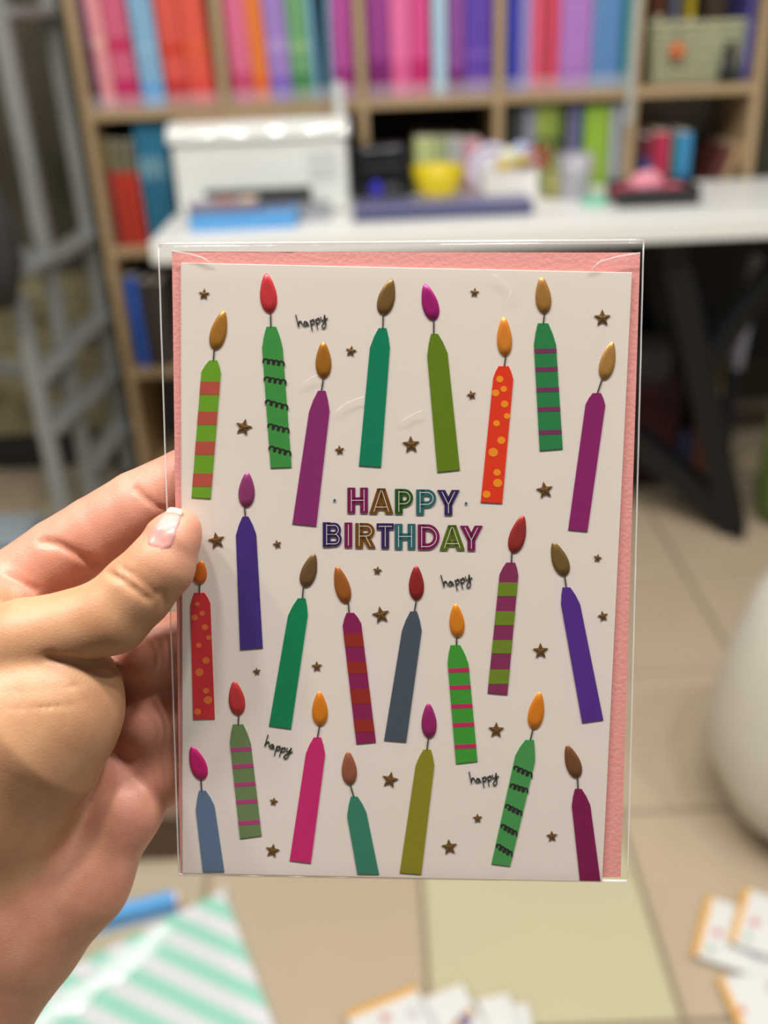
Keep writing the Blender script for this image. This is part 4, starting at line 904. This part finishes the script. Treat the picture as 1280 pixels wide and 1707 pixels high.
# surface nets
def surface(Dv):
    S = Dv < 0; nx, ny, nz = S.shape
    cnt = np.zeros((nx-1, ny-1, nz-1), np.int8)
    for a in (0, 1):
        for b in (0, 1):
            for c_ in (0, 1): cnt += S[a:nx-1+a, b:ny-1+b, c_:nz-1+c_]
    act = (cnt > 0) & (cnt < 8); idx = np.full(act.shape, -1, np.int64); ii = np.argwhere(act); idx[act] = np.arange(len(ii))
    acc = np.zeros((len(ii), 3)); num = np.zeros(len(ii)); X, Y, Z = ii.T
    cor = [(a, b, c_) for a in (0, 1) for b in (0, 1) for c_ in (0, 1)]
    for p in cor:
        for ax in range(3):
            if p[ax]: continue
            q = list(p); q[ax] = 1
            d0 = Dv[X+p[0], Y+p[1], Z+p[2]]; d1 = Dv[X+q[0], Y+q[1], Z+q[2]]; m = (d0 < 0) != (d1 < 0)
            t_ = np.where(m, d0/np.where(m, d0-d1, 1), 0); pos = np.tile(np.array(p, float), (len(ii), 1)); pos[:, ax] += t_
            acc[m] += pos[m]; num[m] += 1
    V = (ii+acc/num[:, None])*VX+lo; Fq = []
    for ax in range(3):
        sl = [slice(1, -1)]*3; s0 = sl.copy(); s1 = sl.copy()
        s0[ax] = slice(0, -1); s1[ax] = slice(1, None)
        A = S[tuple(s0)]; B = S[tuple(s1)]; e = np.argwhere(A != B)
        off = np.array([1, 1, 1]); off[ax] = 0; g = e+off; flip = A[tuple(e.T)]
        u, v_ = [(1, 2), (2, 0), (0, 1)][ax]
        def cell(du, dv):
            h = g.copy(); h[:, u] -= du; h[:, v_] -= dv; return idx[tuple(h.T)]
        Q = np.stack([cell(1, 1), cell(0, 1), cell(0, 0), cell(1, 0)], 1); Q[~flip] = Q[~flip][:, ::-1]; Fq.append(Q)
    return V, np.concatenate(Fq)
V, Q = surface(D)
Q = Q[(Q >= 0).all(1)]
# skin tone: palm side of index finger and fingers is pinker than the thumb's back
def near(field):
    i = np.clip(((V-lo)/VX).round().astype(int), 0, N-1); return field[i[:, 0], i[:, 1], i[:, 2]]
pinkness = np.clip(.5+(near(np.minimum(thumb, thenar))-near(np.minimum(index, fingers)))/.006, 0, 1)
pinkness = np.maximum(pinkness, .65*np.clip(.5+(near(np.minimum(thumb, thenar))-near(hy))/.006, 0, 1)); tipd = np.linalg.norm(V-CP(300, 890, -8), axis=1); pinkness = np.maximum(pinkness, np.clip(1.15-tipd/.016, 0, .8))
Wv = np.array([list(cam2w(p)) for p in V])
me = bpy.data.meshes.new('hand'); me.vertices.add(len(Wv)); me.vertices.foreach_set('co', Wv.astype(np.float32).ravel())
me.loops.add(Q.size); me.loops.foreach_set('vertex_index', Q.astype(np.int32).ravel())
me.polygons.add(len(Q)); me.polygons.foreach_set('loop_start', np.arange(0, Q.size, 4, dtype=np.int32)); me.polygons.foreach_set('loop_total', np.full(len(Q), 4, np.int32))
me.update(calc_edges=True); me.validate()
at = me.attributes.new('pinkness', 'FLOAT', 'POINT'); at.data.foreach_set('value', pinkness.astype(np.float32))
sk_ = bpy.data.materials.new('skin'); sk_.use_nodes = True; nt = sk_.node_tree; b = nt.nodes['Principled BSDF']
an = nt.nodes.new('ShaderNodeAttribute'); an.attribute_name = 'pinkness'
m1 = nt.nodes.new('ShaderNodeMix'); m1.data_type = 'RGBA'; m1.inputs['A'].default_value = lin((190, 146, 110))+[1]; m1.inputs['B'].default_value = lin((208, 148, 126))+[1]
nt.links.new(an.outputs['Fac'], m1.inputs['Factor'])
tc = nt.nodes.new('ShaderNodeTexCoord'); nz = nt.nodes.new('ShaderNodeTexNoise'); nz.inputs['Scale'].default_value = 110; nz.inputs['Detail'].default_value = 5
nt.links.new(tc.outputs['Object'], nz.inputs['Vector'])
m2 = nt.nodes.new('ShaderNodeMix'); m2.data_type = 'RGBA'; m2.blend_type = 'MULTIPLY'; m2.inputs['Factor'].default_value = 1
cr_ = nt.nodes.new('ShaderNodeValToRGB'); cr_.color_ramp.elements[0].position = .3; cr_.color_ramp.elements[0].color = (.86, .76, .72, 1); cr_.color_ramp.elements[1].position = .7; cr_.color_ramp.elements[1].color = (1, 1, 1, 1)
nt.links.new(nz.outputs['Fac'], cr_.inputs[0]); nt.links.new(m1.outputs['Result'], m2.inputs['A']); nt.links.new(cr_.outputs[0], m2.inputs['B']); nt.links.new(m2.outputs['Result'], b.inputs['Base Color'])
b.inputs['Roughness'].default_value = .48; b.inputs['Subsurface Weight'].default_value = .18; b.inputs['Subsurface Radius'].default_value = (.004, .0015, .0008); b.inputs['Subsurface Scale'].default_value = 1.
vo = nt.nodes.new('ShaderNodeTexVoronoi'); vo.inputs['Scale'].default_value = 1100; vo.feature = 'DISTANCE_TO_EDGE'
mp = nt.nodes.new('ShaderNodeMapping'); mp.inputs['Scale'].default_value = (1, .6, 1.6); nt.links.new(tc.outputs['Object'], mp.inputs[0]); nt.links.new(mp.outputs[0], vo.inputs['Vector'])
bp = nt.nodes.new('ShaderNodeBump'); bp.inputs['Strength'].default_value = .22; bp.inputs['Distance'].default_value = .0004
nt.links.new(vo.outputs['Distance'], bp.inputs['Height']); nt.links.new(bp.outputs['Normal'], b.inputs['Normal'])
me.materials.append(sk_)
hand = add('hand', me, None, None, True); tag(hand, 'bare left hand pinching the sleeved birthday card between thumb and fingers', 'hand')
# thumbnail: curved plate lying on the thumb, turned up and to the left
def quad2(a, b, c_, u): return ((1-u)*(1-2*u)*a[0]+4*u*(1-u)*b[0]+u*(2*u-1)*c_[0], (1-u)*(1-2*u)*a[1]+4*u*(1-u)*b[1]+u*(2*u-1)*c_[1])
def grad(P):
    e = .0012; g = np.array([sample(P+np.eye(3)[i]*e)-sample(P-np.eye(3)[i]*e) for i in range(3)]); return g/(np.linalg.norm(g)+1e-12)
def plate(name, u0, u1, lift, mat, parent, nu=16, nv=16, out=0.):
    v = []; f = []; nn = []
    for i in range(nu+1):
        u = u0+(u1-u0)*i/nu; Lp = quad2((241, 911), (251, 880), (277, 853), min(u, 1)); Rp = quad2((285, 917), (298, 886), (304, 858), min(u, 1))
        rowp = []
        for j in range(nv+1):
            w_ = j/nv; bow = 1-(2*w_-1)**2
            x = Lp[0]+(Rp[0]-Lp[0])*w_; y = Lp[1]+(Rp[1]-Lp[1])*w_+bow*(6*(1-u)**2-3*u*u)
            P = hit(x, y); tries = 0
            while P is None and tries < 12: x += (285-x)*.06; y += (890-y)*.06; P = hit(x, y); tries += 1
            rowp.append(P)
        for j, P in enumerate(rowp):
            g = grad(P); ww_ = abs(2*j/nv-1); ln = lift-.0009*ww_**8-(.0009*max(0, .12-u)/.12 if u0 < .05 else 0)+.0004*max(0, u-.6)
            v.append(P+g*ln)
    if out:
        ax = CP(299, 884, -7.2)-CP(268, 942, -9.5); ax /= np.linalg.norm(ax)
        for i in range(nu+1):
            for j in range(nv+1): v[i*(nv+1)+j] = v[i*(nv+1)+j]+ax*out*(i/nu)+np.array([0, 0, -.0002])*(i/nu)
    m_ = nv+1; v = [cam2w(p) for p in v]
    for i in range(nu):
        for j in range(nv): f.append((i*m_+j, i*m_+j+1, (i+1)*m_+j+1, (i+1)*m_+j))
    o = add(name, mesh(name, v, f), mat, parent, True)
    md = o.modifiers.new('thickness', 'SOLIDIFY'); md.thickness = .0002; md.offset = 0
    return o
nail = plate('thumbnail', 0., .92, .00016, M('nail_pink', (204, 146, 138), .3, var=.05, scale=150), hand)
plate('nail_free_edge', .92, 1.0, .00017, M('nail_white', (212, 186, 158), .4, var=.03), nail, nu=5, out=.0007)
